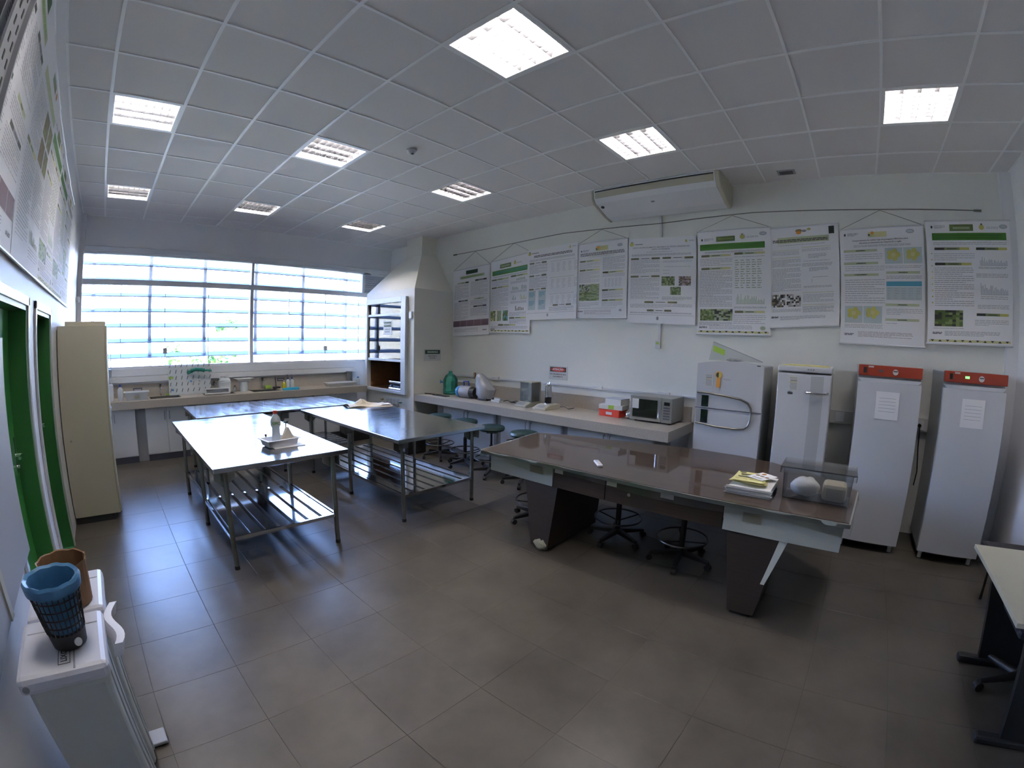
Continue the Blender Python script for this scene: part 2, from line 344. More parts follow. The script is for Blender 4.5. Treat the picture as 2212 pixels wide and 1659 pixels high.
for x in jx[1:-1]+kx[1:-1]:
    obj('pane_joint', MB().box(x-.005, YB+.014, WZ0+.03, x+.005, YB+.034, 2.715), M['grey'], wn)
obj('pane', MB().box(WX0+.03, YB+.02, 2.80, 2.935, YB+.028, 3.19), M['glass'], wn)
obj('pane', MB().box(2.985, YB+.02, 2.80, 5.245, YB+.028, 3.19), M['glass'], wn)
for x in (1.436, 4.45): obj('pane_lock', MB().box(x-.035, YB-.005, 1.62, x+.035, YB+.045, 1.71), M['grey'], wn, bevel=.004)
vg = thing('vent_grille', 'white slatted vent grille in the wall between window and fume hood', 'vent', (WX1-.15+.24, YB, 2.80))
obj('vent_frame', MB().box(-.24,-.02,-.07,.40,.02,.02).box(-.24,-.02,.37,.40,.02,.43).box(-.24,-.02,0,-.22,.02,.39).box(.38,-.02,0,.40,.02,.39).box(-.24,.03,-.07,.40,.04,.43), M['alu'], vg)
for k in range(8): obj('vent_slat', MB().add([(-.22,-.015,.03+k*.043),(.38,-.015,.03+k*.043),(.38,.015,.06+k*.043),(-.22,.015,.06+k*.043),(-.22,-.012,.028+k*.043),(.38,-.012,.028+k*.043),(.38,.018,.058+k*.043),(-.22,.018,.058+k*.043)],[(0,1,2,3),(7,6,5,4),(0,4,5,1),(2,6,7,3)]), M['alu'], vg)
# doors
def door(n, D, lh):
    y0, y1, z1 = D; d = struct(obj('door_%d' % n, MB().box(-.15, y0, 0, .005, y0+.035, z1).box(-.15, y1-.035, 0, .005, y1, z1).box(-.15, y0, z1-.035, .005, y1, z1), M['greend']))
    obj('door_leaf', MB().box(-.15, y0+.035, .01, -.115, y1-.035, z1-.035), M['green'], d)
    obj('architrave', MB().box(0, y0-.04, 0, .018, y0+.006, z1+.05).box(0, y1-.006, 0, .018, y1+.04, z1+.05).box(0, y0-.04, z1-.006, .018, y1+.04, z1+.05), M['trimw'], d, bevel=.004)
    h = obj('handle', MB().cyl((-.115, lh, 1.15), (-.06, lh, 1.15), .012).cyl((-.065, lh+.01, 1.15), (-.065, lh-.11, 1.15), .010), M['chrome'], d, smooth=True)
    obj('lock_plate', MB().box(-.116, lh-.02, 1.04, -.108, lh+.02, 1.26).cyl((-.108, lh, 1.08), (-.09, lh, 1.08), .012), M['chrome'], d)
door(1, D1, .64); door(2, D2, 1.86)
# outside: added unseen shade slab, sun louvers, hillside
struct(obj('added_shade_roof', MB().box(-1.5, YF-1, H+.32, XR+1.5, 6.5, H+.5).box(-1.5, 6.36, H-.25, XR+1.5, 6.5, H+.32), M['lam2']))  # unseen slab with eaves, added to block the sun and shade the louvers
bs = thing('sun_louvers', 'horizontal blue grey sun louvers on posts outside the window', 'sun shade', (0, 6.03, 0))
for i in range(-2, 9): obj('post', MB().box(-.03+.23+.985*i, -.03, 0, .03+.23+.985*i, .05, H+.1), M['alu'], bs)
for k in range(-1, 9):
    z = 1.59+.256*k
    obj('slat', MB().add([(-3,-.10,z-.028),(9,-.10,z-.028),(9,.06,z+.035),(-3,.06,z+.035),(-3,-.10,z-.044),(9,-.10,z-.044),(9,.065,z+.022),(-3,.065,z+.022)],[(0,1,2,3),(7,6,5,4),(0,4,5,1),(1,5,6,2),(2,6,7,3),(3,7,4,0)]), M['slat'], bs)
g = MB(); NX, NY = 40, 24
for j in range(NY+1):
    for i in range(NX+1):
        x = -22+i*56/NX; t = j/NY; y = 8.5+t*20
        z = -.3+4.9*min(1, t*1.45)**1.1+.10*math.sin(x*1.3+j)+.12*math.sin(x*.37+j*.6)+random.uniform(-.05, .05)
        g.v.append((x, y, z))
for j in range(NY):
    for i in range(NX): a = j*(NX+1)+i; g.f.append((a, a+1, a+NX+2, a+NX+1)); g.m.append(0)
struct(obj('hillside', g, M['hill'], smooth=True))
struct(obj('ground', MB().box(-22, YB+.14, -.35, 34, 10, -.3), M['ground']))
def bush(x, y, z, r, label):
    b = MB(); rnd = random.Random(int(x*10))
    for k in range(170):
        th = rnd.uniform(0, 2*PI); ph = math.acos(rnd.uniform(-.3, 1)); rr = r*rnd.uniform(.5, 1); c = Vector((x+rr*math.sin(ph)*math.cos(th), y+rr*math.sin(ph)*math.sin(th), z+rr*math.cos(ph)*.9))
        u = Vector((rnd.uniform(-1,1), rnd.uniform(-1,1), rnd.uniform(-1,1))).normalized()*.13; w = u.orthogonal().normalized()*.07
        b.add([c-u, c+w, c+u, c-w], [(0,1,2,3)])
    t = thing('bush', label, 'bush', (x, y, z-r*.5)); obj('foliage', b, M['leaf'], t, world=True)
    obj('stem', MB().cyl((0,0,-.4), (0,0,r*.6), .04, .02), M['kraft'], t)
bush(2.6, 11.6, 1.15, .75, 'green bush on the slope behind the left window panes'); bush(4.6, 14.2, 2.3, .5, 'small green bush higher up the grassy slope'); bush(3.9, 12.2, 1.2, .5, 'low bush on the slope right of the larger bush')
# ================================================================ CEILING LIGHTS
def fixture(on):
    t = thing('ceiling_light', 'x', 'ceiling light', (0, 0, H), 0, 'recessed louvered ceiling lights')
    obj('housing', MB().add([(.02,.02,.005),(.605,.02,.005),(.605,.605,.005),(.02,.605,.005),(.05,.05,.125),(.575,.05,.125),(.575,.575,.125),(.05,.575,.125)],
        [(0,1,5,4),(1,2,6,5),(2,3,7,6),(3,0,4,7),(4,5,6,7)]).box(.02,.02,.127,.605,.605,.132), M['house'], t)
    obj('frame', MB().box(.012,.012,-.003,.613,.035,.012).box(.012,.59,-.003,.613,.613,.012).box(.012,.035,-.003,.035,.59,.012).box(.59,.035,-.003,.613,.59,.012), M['bar'], t)
    for k in range(4):
        y = .035+.555*(k+.5)/4
        o = obj('tube', MB().cyl((.05,y,.10),(.575,y,.10),.013,n=10), M['tub'] if on else M['tubeoff'], t, smooth=True)
    for k in range(1, 4):
        y = .035+.555*k/4; obj('louver_blade', MB().add([(.035,y-.012,.064),(.59,y-.012,.064),(.59,y+.012,.064),(.035,y+.012,.064),(.035,y-.0015,.002),(.59,y-.0015,.002),(.59,y+.0015,.002),(.035,y+.0015,.002)],[(0,1,5,4),(1,2,6,5),(2,3,7,6),(3,0,4,7),(4,5,6,7),(3,2,1,0)]), M['refl'], t)
    for k in range(1, 8):
        x = .035+.555*k/8; obj('louver_blade', MB().box(x-.0015,.035,.004,x+.0015,.59,.062), M['refl'], t)
    return t
LL = {(1,2): 'louvered ceiling light nearest the left wall posters, dark cells showing', (1,6): 'louvered ceiling light nearest the window in the left column', (4,6): 'ceiling light nearest the window in the middle column', (4,2): 'lit ceiling light in the middle column left of the smoke detector',
      (4,-2): 'big bright ceiling light at the top of the photo, closest overhead', (7,6): 'small lit ceiling light closest to the fume hood duct', (7,2): 'lit ceiling light between the smoke detector and the poster wall', (7,-2): 'bright ceiling light in front of the air conditioner',
      (7,-6): 'bright ceiling light furthest right, above the freezers', (4,-6): 'unlit ceiling light overhead to the right, outside the picture', (1,-2): 'lit ceiling light almost directly above the camera, outside the picture'}
F1 = fixture(True); F0 = fixture(False); used = {}
for (i, j), on in LIGHTS.items():
    src = F1 if on else F0; loc = (gx0+i*T, j*T, H)
    if on not in used: used[on] = 1; src.location = loc; src['label'] = LL[(i, j)]
    else: dup(src, loc, 0, LL[(i, j)])
# ================================================================ STEEL TABLES
TL, TW, TZ = 2.38, 1.165, .88
def steel_table():
    t = thing('steel_table', 'x', 'table', (0,0,0), 0, 'stainless steel work tables')
    a, b = TW/2, TL/2
    obj('table_top', MB().box(-a,-b,TZ-.04,a,b,TZ), M['steel'], t, bevel=.004)
    for y in (-b+.095, 0, b-.095):
        for x in (-a+.11, a-.11):
            sg = 1 if x > 0 else -1
            lg = obj('leg', MB().cyl((x,y,.03),(x,y,TZ-.04),.021), M['steel_r'], t, smooth=True)
            obj('foot', MB().cyl((x,y,0),(x,y,.032),.023,.022), M['rubber'], lg, smooth=True)
            w = .085
            obj('gusset', MB().prism([(x-w,TZ-.04),(x+w,TZ-.04),(x+w,TZ-.12),(x+.025,TZ-.165),(x-.025,TZ-.165),(x-w,TZ-.12)], y-.003+.024, y+.003+.024, axis='y')
                .box(x-.003+.024*sg, y-.085, TZ-.13, x+.003+.024*sg, y+.085, TZ-.04), M['steel_r'], t)
    z = .285; xa, ya = a-.11, b-.095
    obj('shelf_frame', MB().box(-xa,-ya-.012,z-.03,xa,-ya+.012,z).box(-xa,ya-.012,z-.03,xa,ya+.012,z).box(-xa-.01,-ya,z-.03,-xa+.01,ya,z).box(xa-.01,-ya,z-.03,xa+.01,ya,z).box(-xa,-.02,z-.035,xa,.02,z-.012), M['steel_s'], t)
    n = 7
    for k in range(n):
        x = -xa+.075+(2*xa-.15)*k/(n-1); obj('shelf_slat', MB().box(x-.048,-ya,z-.012,x+.048,ya,z-.002), M['steel_s'], t)
    return t
t1 = steel_table(); t1.location = (1.818, 1.895, 0); t1['label'] = 'stainless steel table nearest the camera, carrying the bottle and white tray'
dup(t1, (3.52, 1.91, 0), 0, 'stainless steel table on the right with folded cream cloth, beside the stools')
dup(t1, (2.745, 3.775, 0), PI/2, 'stainless steel table furthest back, parallel to the sink counter')
# things on steel tables
tr = thing('plastic_tray', 'shallow white plastic tray on the nearest steel table', 'tray', (1.955, 1.20, TZ+.008), .12)
obj('tray_body', MB().tray(-.165,-.11,.165,.11,0,.06,.03), M['paper'], tr)
tag(obj('sheet_of_paper', MB().box(1.86,1.06,TZ,2.15,1.30,TZ+.006), M['paper']), 'flat white sheet lying under the white tray on the steel table', 'paper')
bt = thing('bleach_bottle', 'translucent white bottle with red cap standing in the white tray', 'bottle', (1.93, 1.21, TZ+.014))
obj('bottle_body', MB().lathe([(.036,0),(.042,.01),(.041,.06),(.036,.11),(.036,.15),(.045,.165),(.046,.215),(.035,.245),(.018,.265),(.017,.275)]), M['milky'], bt, smooth=True)
obj('bottle_label', MB().lathe([(.0465,.170),(.0472,.172),(.0472,.212),(.0465,.214)]), M['labelw'], bt, smooth=True)
obj('cap', MB().lathe([(.019,.272),(.020,.274),(.019,.30),(.017,.303)]), M['redc'], bt, smooth=True)
text(bt, 'OPC', .032, Matrix.Translation((-.012,-.050,.192)) @ Matrix.Rotation(-.35,4,'Z') @ Matrix.Rotation(PI/2,4,'X'), 'g', bold=.001)
pn = thing('paper_napkin', 'folded pinkish paper napkin propped up in the white tray', 'napkin', (2.03, 1.19, TZ+.02))
obj('napkin_sheet', MB().add([(-.08,.0,.0),(.09,.02,.0),(.02,.015,.135),(-.05,.06,.01),(.06,.08,.01),(.0,.05,.13)],[(0,1,2),(3,5,4),(0,2,5,3),(1,4,5,2)]), M['cream'], pn)
hn = thing('rack_stand', 'small dark green clamp stand behind the paper napkin', 'stand', (2.06, 1.30, TZ))
obj('stand_rod', MB().cyl((0,0,0),(0,0,.19),.006).cyl((-.022,0,.185),(.022,0,.185),.009), M['gr_'] if 'gr_' in M else M['seat'], hn); obj('stand_base', MB().cyl((0,0,0),(0,0,.012),.035), M['dark'], hn)
vb = thing('small_vial', 'small dark bottle with brown label behind the white bottle', 'bottle', (1.87, 1.33, TZ))
obj('vial_body', MB().lathe([(.018,0),(.019,.05),(.009,.065),(.009,.07)]), M['gold'], vb, smooth=True); obj('vial_cap', MB().cyl((0,0,.07),(0,0,.088),.011), M['dark'], vb)
cl_ = MB(); n = 12; rnd = random.Random(3)
for j in range(n+1):
    for i in range(n+1):
        u = i/n; v = j/n; z = .012+.022*(1-abs(2*v-1))*(1-u*.6)+.095*math.exp(-((u-.35)**2/.02+(v-.45)**2/.03))+.012*math.sin(9*u+4*v); cl_.v.append((-.30+.62*u-.08*v, -.16+.30*v+.10*u, max(.004, z)))
for j in range(n):
    for i in range(n): a = j*(n+1)+i; cl_.f.append((a, a+1, a+n+2, a+n+1)); cl_.m.append(0)
for k in range(2): cl_.box(-.33+.02*k, -.14+.03*k, 0+.004*k, .30+.02*k, .20, .004+.004*k)
tag(obj('folded_cloth', cl_, M['cream']), 'cream folded cloth heaped on the right steel table near the hood', 'cloth').location = (3.90, 2.86, TZ)
bpy.data.objects['folded_cloth'].rotation_euler = (0, 0, -.35)
# ================================================================ BACK COUNTER (window side)
CZ = .945
SK = [(1.13, 1.63), (2.02, 2.54), (2.86, 3.38)]
ct = struct_ = thing('sink_counter', 'speckled granite counter with three sinks under the window', 'counter', (2.55, 4.87, 0))
m = MB(); x0, x1, ya, yb = .50, 5.032, 4.87, YB-.004
m.box(x0, ya, CZ-.115, x1, ya+.03, CZ).box(x0, ya+.03, CZ-.035, x1, 5.03, CZ).box(x0, 5.40, CZ-.035, x1, yb, CZ)
e = x0
for a, b in SK: m.box(e, 5.03, CZ-.035, a, 5.40, CZ); e = b
m.box(e, 5.03, CZ-.035, x1, 5.40, CZ)
obj('worktop', m, M['granite'], ct, world=True)
obj('backsplash', MB().box(x0, yb-.02, CZ, x1, yb, 1.15), M['granite'], ct, world=True)
for a, b in SK:
    q = obj('sink_basin', MB().box(a, 5.03, CZ-.2, b, 5.40, CZ-.19).box(a, 5.03, CZ-.2, a+.006, 5.40, CZ-.004).box(b-.006, 5.03, CZ-.2, b, 5.40, CZ-.004).box(a, 5.03, CZ-.2, b, 5.036, CZ-.004).box(a, 5.394, CZ-.2, b, 5.40, CZ-.004), M['steel_r'], ct, world=True)
def tap(x, tall, label, head='dark'):
    t = thing('tap', label, 'tap', (x, 5.44, CZ)); h = tall
    obj('spout', MB().tube([(0,0,0),(0,0,h*.8),(0,-.03,h*.95),(0,-.09,h*.95),(0,-.12,h*.8)], .010), M['chrome'] if head != 'white' else M['white'], t, smooth=True)
    obj('tap_handle', MB().cyl((0,0,h*.8),(0,0,h*.8+.05),.015,.012), M['dark'], t, smooth=True)
tap(1.335, .17, 'tap with black handle behind the left sink'); tap(2.26, .17, 'tap behind the middle sink, right of the peg board'); tap(3.15, .19, 'slim tap behind the right sink')
# base cabinets under it
def cabinet(xa, xb, yf, zt, name, label, nd=2, group=None, hz='v'):
    t = thing('base_cabinet', label, 'cabinet', ((xa+xb)/2, yf, 0), 0, group); w = (xb-xa)/2
    obj('carcass', MB().box(-w, .018, .10, w, .50, zt), M['lam'], t); obj('plinth', MB().box(-w, .03, 0, w, .45, .10), M['slatdk'], t)
    for k in range(nd):
        a = -w+2*w*k/nd+.004; b = -w+2*w*(k+1)/nd-.004
        d = obj('cabinet_door', MB().box(a, 0, .11, b, .018, zt-.01), M['lam'], t, bevel=.002)
        hx = b-.035 if k == 0 and nd > 1 else a+.035
        if nd == 1: hx = a+.04
        obj('handle', MB().tube([(hx,0,zt-.20),(hx,-.028,zt-.185),(hx,-.028,zt-.085),(hx,0,zt-.07)], .0045, 6), M['steel_r'], d, smooth=True)
    return t
zt = CZ-.115
cabinet(.50, .87, 4.95, zt, 'a', 'white one-door cabinet under the sink counter beside the beige locker', 1, 'cabinets under the sink counter')
cabinet(1.03, 1.70, 4.95, zt, 'b', 'white two-door cabinet under the left sink', 2, 'cabinets under the sink counter')
cabinet(1.86, 2.80, 4.95, zt, 'c', 'white two-door cabinet behind the far steel table, under the middle sink', 2, 'cabinets under the sink counter')
cabinet(2.92, 3.84, 4.95, zt, 'd', 'white two-door cabinet under the right sink', 2, 'cabinets under the sink counter')
cabinet(3.95, 4.86, 4.95, zt, 'e', 'white two-door cabinet closest to the fume hood under the sink counter', 2, 'cabinets under the sink counter')
for xa, xb in ((.87,1.03),(1.70,1.86),(2.80,2.92),(3.84,3.95)): obj('support_panel', MB().box(xa, 5.03, 0, xb, 5.45, zt), M['lam2'], ct, world=True)
# items on the sink counter
def sign(x, z, w, h, label, y=YB-.021, tilt=0):
    t = thing('door_sign', label, 'sign', (x, y, z)); obj('sign_plate', MB().box(-w/2, -.008, -h/2, w/2, 0, h/2), M['slatdk'], t)
    obj('print', MB().box(-w*.38,-.0088,-h*.12,w*.38,-.0081,h*.12), ink('s'), t)
sign(.955, 1.06, .15, .065, 'small black sign on the backsplash above the blue-white tub'); sign(3.505, 1.10, .14, .06, 'small black sign above the green sponge holder'); sign(2.255, 1.085, .10, .045, 'small black sign right of the peg board')
pr = thing('drying_rack', 'white peg board drying rack leaning against the window sill', 'drying rack', (1.825, 5.36, CZ))
obj('peg_board', MB().add([(-.355,0,0),(.365,0,0),(.365,.055,.47),(-.355,.055,.47),(-.355,.012,0),(.365,.012,0),(.365,.067,.47),(-.355,.067,.47)],[(0,1,2,3),(7,6,5,4),(0,4,5,1),(1,5,6,2),(2,6,7,3),(3,7,4,0)]), M['milky'], pr)
for r in range(5):
    for c in range(8):
        x = -.33+c*.096; z = .05+r*.10; y = z/.47*.055
        obj('peg', MB().cyl((x, y, z), (x+.004, y-.085, z+.06), .005, n=6), M['dark'] if r != 9 else M['dark'], pr)
gv = MB(); gv.tube([(-.18,0,0),(-.10,-.01,.02),(0,0,.012),(.06,-.012,0)], .030, 8).tube([(.05,0,0),(.12,0,.0),(.18,0,-.012)], .016, 8)
for k in range(4): gv.tube([(-.15,0,.01-.01*k),(-.24,-.01*k,-.008-.014*k)], .010, 6)
tag(obj('rubber_glove', gv, M['teal'], smooth=True), 'dark green rubber glove draped over the top pegs of the drying rack', 'glove').location = (2.02, 5.34, CZ+.385)
for k, (x, z, mm, lb) in enumerate([(1.50, .29, 'lime', 'olive sponge on an upper left peg of the drying rack'), (1.52, .09, 'blue2', 'blue cap on the bottom left peg of the drying rack'), (1.83, .22, 'blue2', 'blue cap on a middle peg of the drying rack'), (1.97, .22, 'white', 'white funnel on a middle peg of the drying rack')]):
    if mm == 'lime': o = obj('sponge', MB().box(-.035,-.012,-.018,.035,.012,.018), M['lime'], bevel=.004); c = 'sponge'
    elif mm == 'white': o = obj('funnel', MB().lathe([(.006,-.04),(.008,-.015),(.028,.02),(.030,.022)], n=14), M['white'], smooth=True); c = 'funnel'
    else: o = obj('bottle_cap', MB().lathe([(.017,-.012),(.018,.0),(.017,.012),(.008,.016)], n=14), M['blue2'], smooth=True); c = 'cap'
    tag(o, lb, c); o.location = (x, 5.28, CZ+z)
def tube_rack():
    t = thing('glassware_rack', 'tall white rack of vertical pipettes between locker and sink', 'rack', (.40, 5.36, CZ))
    obj('rack_base', MB().cyl((.05,0,0),(.05,0,.02),.09), M['white'], t); obj('rack_post', MB().cyl((.05,0,.02),(.05,0,.60),.008), M['white'], t)
    for z in (.22, .45, .60): obj('rack_ring', MB().cyl((.05,0,z),(.05,0,z+.012),.10), M['milky'], t)
    for k in range(6): obj('pipette', MB().cyl((.05+.085*math.cos(k*1.05), .085*math.sin(k*1.05), .10), (.05+.085*math.cos(k*1.05), .085*math.sin(k*1.05), .70), .007, n=6), M['milky'], t)
tube_rack()
dp = thing('soap_dispenser', 'white boxy dispenser at the left end of the sink counter', 'dispenser', (.51, 5.08, CZ))
obj('dispenser_body', MB().box(-.05,-.06,0,.05,.06,.25), M['white'], dp, bevel=.012); obj('dispenser_spout', MB().tube([(.05,0,.12),(.09,0,.12),(.09,0,.09)], .010), M['grey'], dp, smooth=True)
def bottle(name, label, x, y, z, r, h, mb_, mc, cap=.03, group=None):
    t = thing(name, label, 'bottle', (x, y, z), 0, group)
    obj('bottle_body', MB().lathe([(r*.92,0),(r,.006),(r,h*.62),(r*.8,h*.75),(r*.35,h*.84),(r*.33,h*.88)], n=18), mb_, t, smooth=True)
    obj('cap', MB().lathe([(r*.42,h*.86),(r*.44,h*.87),(r*.42,h),(r*.3,h+.003)], n=14), mc, t, smooth=True); return t
bottle('reagent_bottle', 'white bottle with blue cap beside the dispenser', .665, 5.10, CZ, .043, .24, M['milky'], M['blue'])
ub = thing('plastic_tub', 'light blue-white rectangular tub left of the left sink', 'tub', (.915, 5.09, CZ)); obj('tub_body', MB().tray(-.20,-.12,.20,.12,0,.125,.04), M['milky'], ub)
obj('tub_label', MB().box(-.035,-.107,.03,.035,-.100,.075), M['patch'], ub)
wt = thing('white_basin', 'white plastic tub tipped on its side over the middle sink', 'tub', (2.21, 5.06, CZ)); obj('basin_body', MB().tray(-.21,-.05,.21,.05,0,.12,.02).xf(Matrix.Translation((0,.02,.055)) @ Matrix.Rotation(PI/2*.93,4,'X')), M['white'], wt)
jg = thing('jerrican', 'white plastic jerrican with handle behind the middle sink', 'canister', (2.40, 5.24, CZ))
obj('canister_body', MB().box(-.095,-.07,0,.095,.07,.20).loft([(-.095,-.07,.20),(.095,-.07,.20),(.095,.07,.20),(-.095,.07,.20)],[(-.06,-.05,.25),(.08,-.05,.25),(.08,.05,.25),(-.06,.05,.25)]), M['milky'], jg, bevel=.012)
obj('canister_handle', MB().tube([(-.075,0,.22),(-.075,0,.28),(.01,0,.285),(.02,0,.24)], .012), M['milky'], jg, smooth=True); obj('cap', MB().cyl((.058,0,.25),(.058,0,.285),.021), M['white'], jg)
cp = thing('measuring_jug', 'tall translucent jug with a white dish on top', 'jug', (2.74, 5.26, CZ)); obj('jug_body', MB().lathe([(.07,0),(.085,.15),(.084,.17)], n=20), M['milky'], cp, smooth=True)
tp = thing('shallow_dish', 'wide white dish resting on top of the translucent jug', 'dish', (2.75, 5.26, CZ+.172)); obj('dish_body', MB().tray(-.16,-.10,.16,.10,0,.055,.05), M['white'], tp)
sp = tag(obj('sponge', MB().box(-.055,-.02,0,.055,.02,.065), M['lime'], bevel=.006), 'bright lime green sponge standing behind the right sink', 'sponge'); sp.location = (3.245, 5.42, CZ)
sp = tag(obj('sponge', MB().box(-.04,-.025,0,.04,.025,.025), M['lime'], bevel=.006), 'small olive sponge beside the left sink tap', 'sponge'); sp.location = (1.45, 5.425, CZ)
sd = thing('iron_stand', 'dark metal stand with clamp behind the right sink', 'stand', (3.40, 5.42, CZ)); obj('stand_rod', MB().cyl((0,0,0),(-.02,0,.21),.008), M['dark'], sd); obj('stand_base', MB().box(-.06,-.04,0,.07,.03,.03), M['dark'], sd, bevel=.004)
bottle('detergent_bottle', 'yellow detergent bottle right of the dark metal stand', 3.53, 5.36, CZ, .036, .14, M['yell'], M['white'])
for k, x in enumerate((3.61, 3.69)):
    w_ = bottle('wash_bottle', ['left white wash bottle with blue cap and bent tube', 'right white wash bottle with blue cap and bent tube'][k], x, 5.36, CZ, .036, .19, M['milky'], M['blue'])
    obj('bent_tube', MB().tube([(0,0,.18),(0,0,.24),(-.02,-.02,.25),(-.05,-.05,.23)], .003, 6), M['blue'], w_)
cc = MB(); cc.tube([(-.15,0,.012),(-.05,.01,.02),(.05,-.01,.022),(.15,.01,.02)], .022, 8); cc.box(-.14,-.04,0,.15,.045,.012)
tag(obj('blue_cloth', cc, M['cyan'], smooth=True), 'bright blue folded cloth at the right end of the right sink', 'cloth').location = (3.54, 5.03, CZ)
tt = thing('large_tray', 'large shallow white tray near the fume hood', 'tray', (4.62, 5.22, CZ)); obj('tray_body', MB().tray(-.30,-.14,.30,.14,0,.065,.04), M['white'], tt)
mc = thing('metal_canister', 'grey cylindrical metal canister standing against the backsplash', 'canister', (4.93, 5.40, CZ)); obj('canister_body', MB().lathe([(.06,0),(.06,.24),(.055,.245)]), M['steel_r'], mc, smooth=True); obj('canister_lid', MB().cyl((0,0,.245),(0,0,.26),.063), M['grey'], mc)
bottle('reagent_bottle', 'white bottle with light blue cap beside the fume hood', 4.99, 5.16, CZ+.0, .045, .16, M['milky'], M['blue2'])
rb = bottle('reagent_bottle', 'clear squat bottle behind the white basin of the sink counter', 2.62, 5.42, CZ, .03, .09, M['milky'], M['dark'])
# ================================================================ FUME HOOD
fh = thing('fume_hood', 'cream fume hood with sliding glass sash and tapered duct to the ceiling', 'fume hood', (5.09, 4.21, 0))
X0, Y0, Y1 = 5.09, 3.42, 5.00; ZB = 2.72
OY0, OY1, OZ0, OZ1 = 3.74, 4.88, .93, 2.53
b = MB().box(X0, Y0, 0, X0+.03, Y1, OZ0).box(X0, Y0, OZ0, X0+.03, OY0, ZB).box(X0, OY1, OZ0, X0+.03, Y1, ZB).box(X0, OY0, OZ1, X0+.03, OY1, ZB)
b.box(X0+.03, Y0, 0, XR, Y0+.03, ZB).box(X0+.03, Y1-.03, 0, XR, Y1, ZB)
obj('hood_cabinet', b, M['hoodp'], fh, world=True)
A = [(X0,Y0,ZB),(XR,Y0,ZB),(XR,Y1,ZB),(X0,Y1,ZB)]; B_ = [(5.60,3.93,3.43),(XR,3.93,3.43),(XR,4.42,3.43),(5.60,4.42,3.43)]
obj('tapered_duct', MB().loft(A, B_), M['hoodp'], fh, world=True)
obj('duct', MB().box(5.60, 3.93, 3.43, XR, 4.42, H), M['hoodp'], fh, world=True)
obj('hood_lining', MB().box(X0+.03, Y0+.1, OZ0-.03, XR-.02, Y1-.1, OZ0).box(XR-.04, Y0+.1, OZ0, XR-.02, Y1-.1, OZ1+.1).box(X0+.03, Y0+.1, OZ0, XR-.02, Y0+.12, OZ1+.1).box(X0+.03, Y1-.12, OZ0, XR-.02, Y1-.1, OZ1+.1).box(X0+.03, Y0+.1, OZ1+.1, XR-.02, Y1-.1, OZ1+.12), M['hoodin'], fh, world=True)
fr = obj('sash_frame', MB().box(X0-.055, 3.60, .88, X0, OY0, 2.59).box(X0-.055, OY1, .88, X0, 4.955, 2.59).box(X0-.055, OY0, 2.50, X0, OY1, 2.59).box(X0-.055, OY0, .88, X0, OY1, .935), M['alu'], fh, world=True, bevel=.005)
obj('sash_rail', MB().box(X0-.04, OY0, 2.27, X0-.005, OY1, 2.31), M['alu'], fh, world=True, bevel=.003)
obj('sash_rail', MB().box(X0-.035, OY0, 1.445, X0-.002, OY1, 1.49).box(X0-.047, 4.25, 1.475, X0-.034, 4.39, 1.487), M['alu'], fh, world=True, bevel=.003)
obj('sash_glass', MB().box(X0-.024, OY0, 1.49, X0-.018, OY1, 2.27), M['sash'], fh, world=True)
obj('sash_glass', MB().box(X0-.010, OY0, 2.31, X0-.004, OY1, 2.50), M['sash'], fh, world=True)
sp_ = obj('socket_plate', MB().box(X0-.012, 3.86, .665, X0, 4.28, .785), M['white'], fh, world=True, bevel=.004)
for k in range(4): obj('socket', MB().box(X0-.02, 3.885+.10*k, .685, X0-.011, 3.955+.10*k, .765), M['labelw'], sp_, world=True, bevel=.003)
for y, mm in ((4.37, 'gold'), (3.78, 'teal')): obj('gas_valve', MB().cyl((X0,y,.73),(X0-.05,y,.73),.010).cyl((X0-.05,y-.025,.73),(X0-.05,y+.025,.73),.008), M[mm], fh, world=True, smooth=True)
obj('hood_switch', MB().box(X0-.03, 3.46, 2.20, X0, 3.54, 2.32), M['white'], fh, world=True, bevel=.006)
def safety_sign(name, label, W_, H_, Mx, head, lines, red=False, cat='sign'):
    t = thing(name, label, cat, (0,0,0)); t.matrix_world = Mx; WM[t.name] = Mx
    obj('sign_board', MB().box(-W_/2,-H_/2,-.004,W_/2,H_/2,0), M['labelw'], t)
    obj('print', MB().box(-W_*.44,H_*.08,.0002,W_*.44,H_*.42,.0008), ink('dk' if red else 'gr'), t)
    if red: obj('red_oval', MB().prism([(W_*.40*math.cos(a*PI/12), H_*.25+H_*.15*math.sin(a*PI/12)) for a in range(24)], .0008, .0012), ink('r'), t)
    text(t, head, H_*.20, Matrix.Translation((0,H_*.25,.0016)), 'w', bold=.0012)
    for k, l in enumerate(lines): text(t, l, H_*.125, Matrix.Translation((0,-H_*(.10+.17*k),.0012)), 'k', bold=.0006)
    return t
safety_sign('safety_sign', 'green safety sign stuck to the fume hood sash glass', .27, .26, F_mx(X0-.026, 4.20, 2.05), 'SEGURANÇA', ['CAPELA DE', 'EXAUSTÃO'])
def F_ny(x, y, z): return Matrix.Translation((x, y, z)) @ Matrix(((1,0,0,0),(0,0,-1,0),(0,1,0,0),(0,0,0,1)))
safety_sign('safety_sign', 'green safety sign on the side wall of the fume hood', .38, .205, F_ny(5.495, Y0-.005, 1.58), 'SEGURANÇA', ["OBRIGATÓRIO O", "USO DE EPI's"])
safety_sign('warning_sign', 'red and black warning sign above the right counter', .33, .205, F_mx(XR-.005, 1.045, 1.39), 'ATENÇÃO', ['NÃO MOVIMENTAR ESTE', 'EQUIPAMENTO'], True)
hp = thing('hot_plate', 'silver twin hot plate inside the fume hood', 'hot plate', (5.30, 4.10, OZ0))
obj('plate_body', MB().prism([(-.13,0),(.14,0),(.14,.10),(-.09,.10),(-.15,.05)], -.19, .19, axis='y'), M['dark'], hp, bevel=.004)
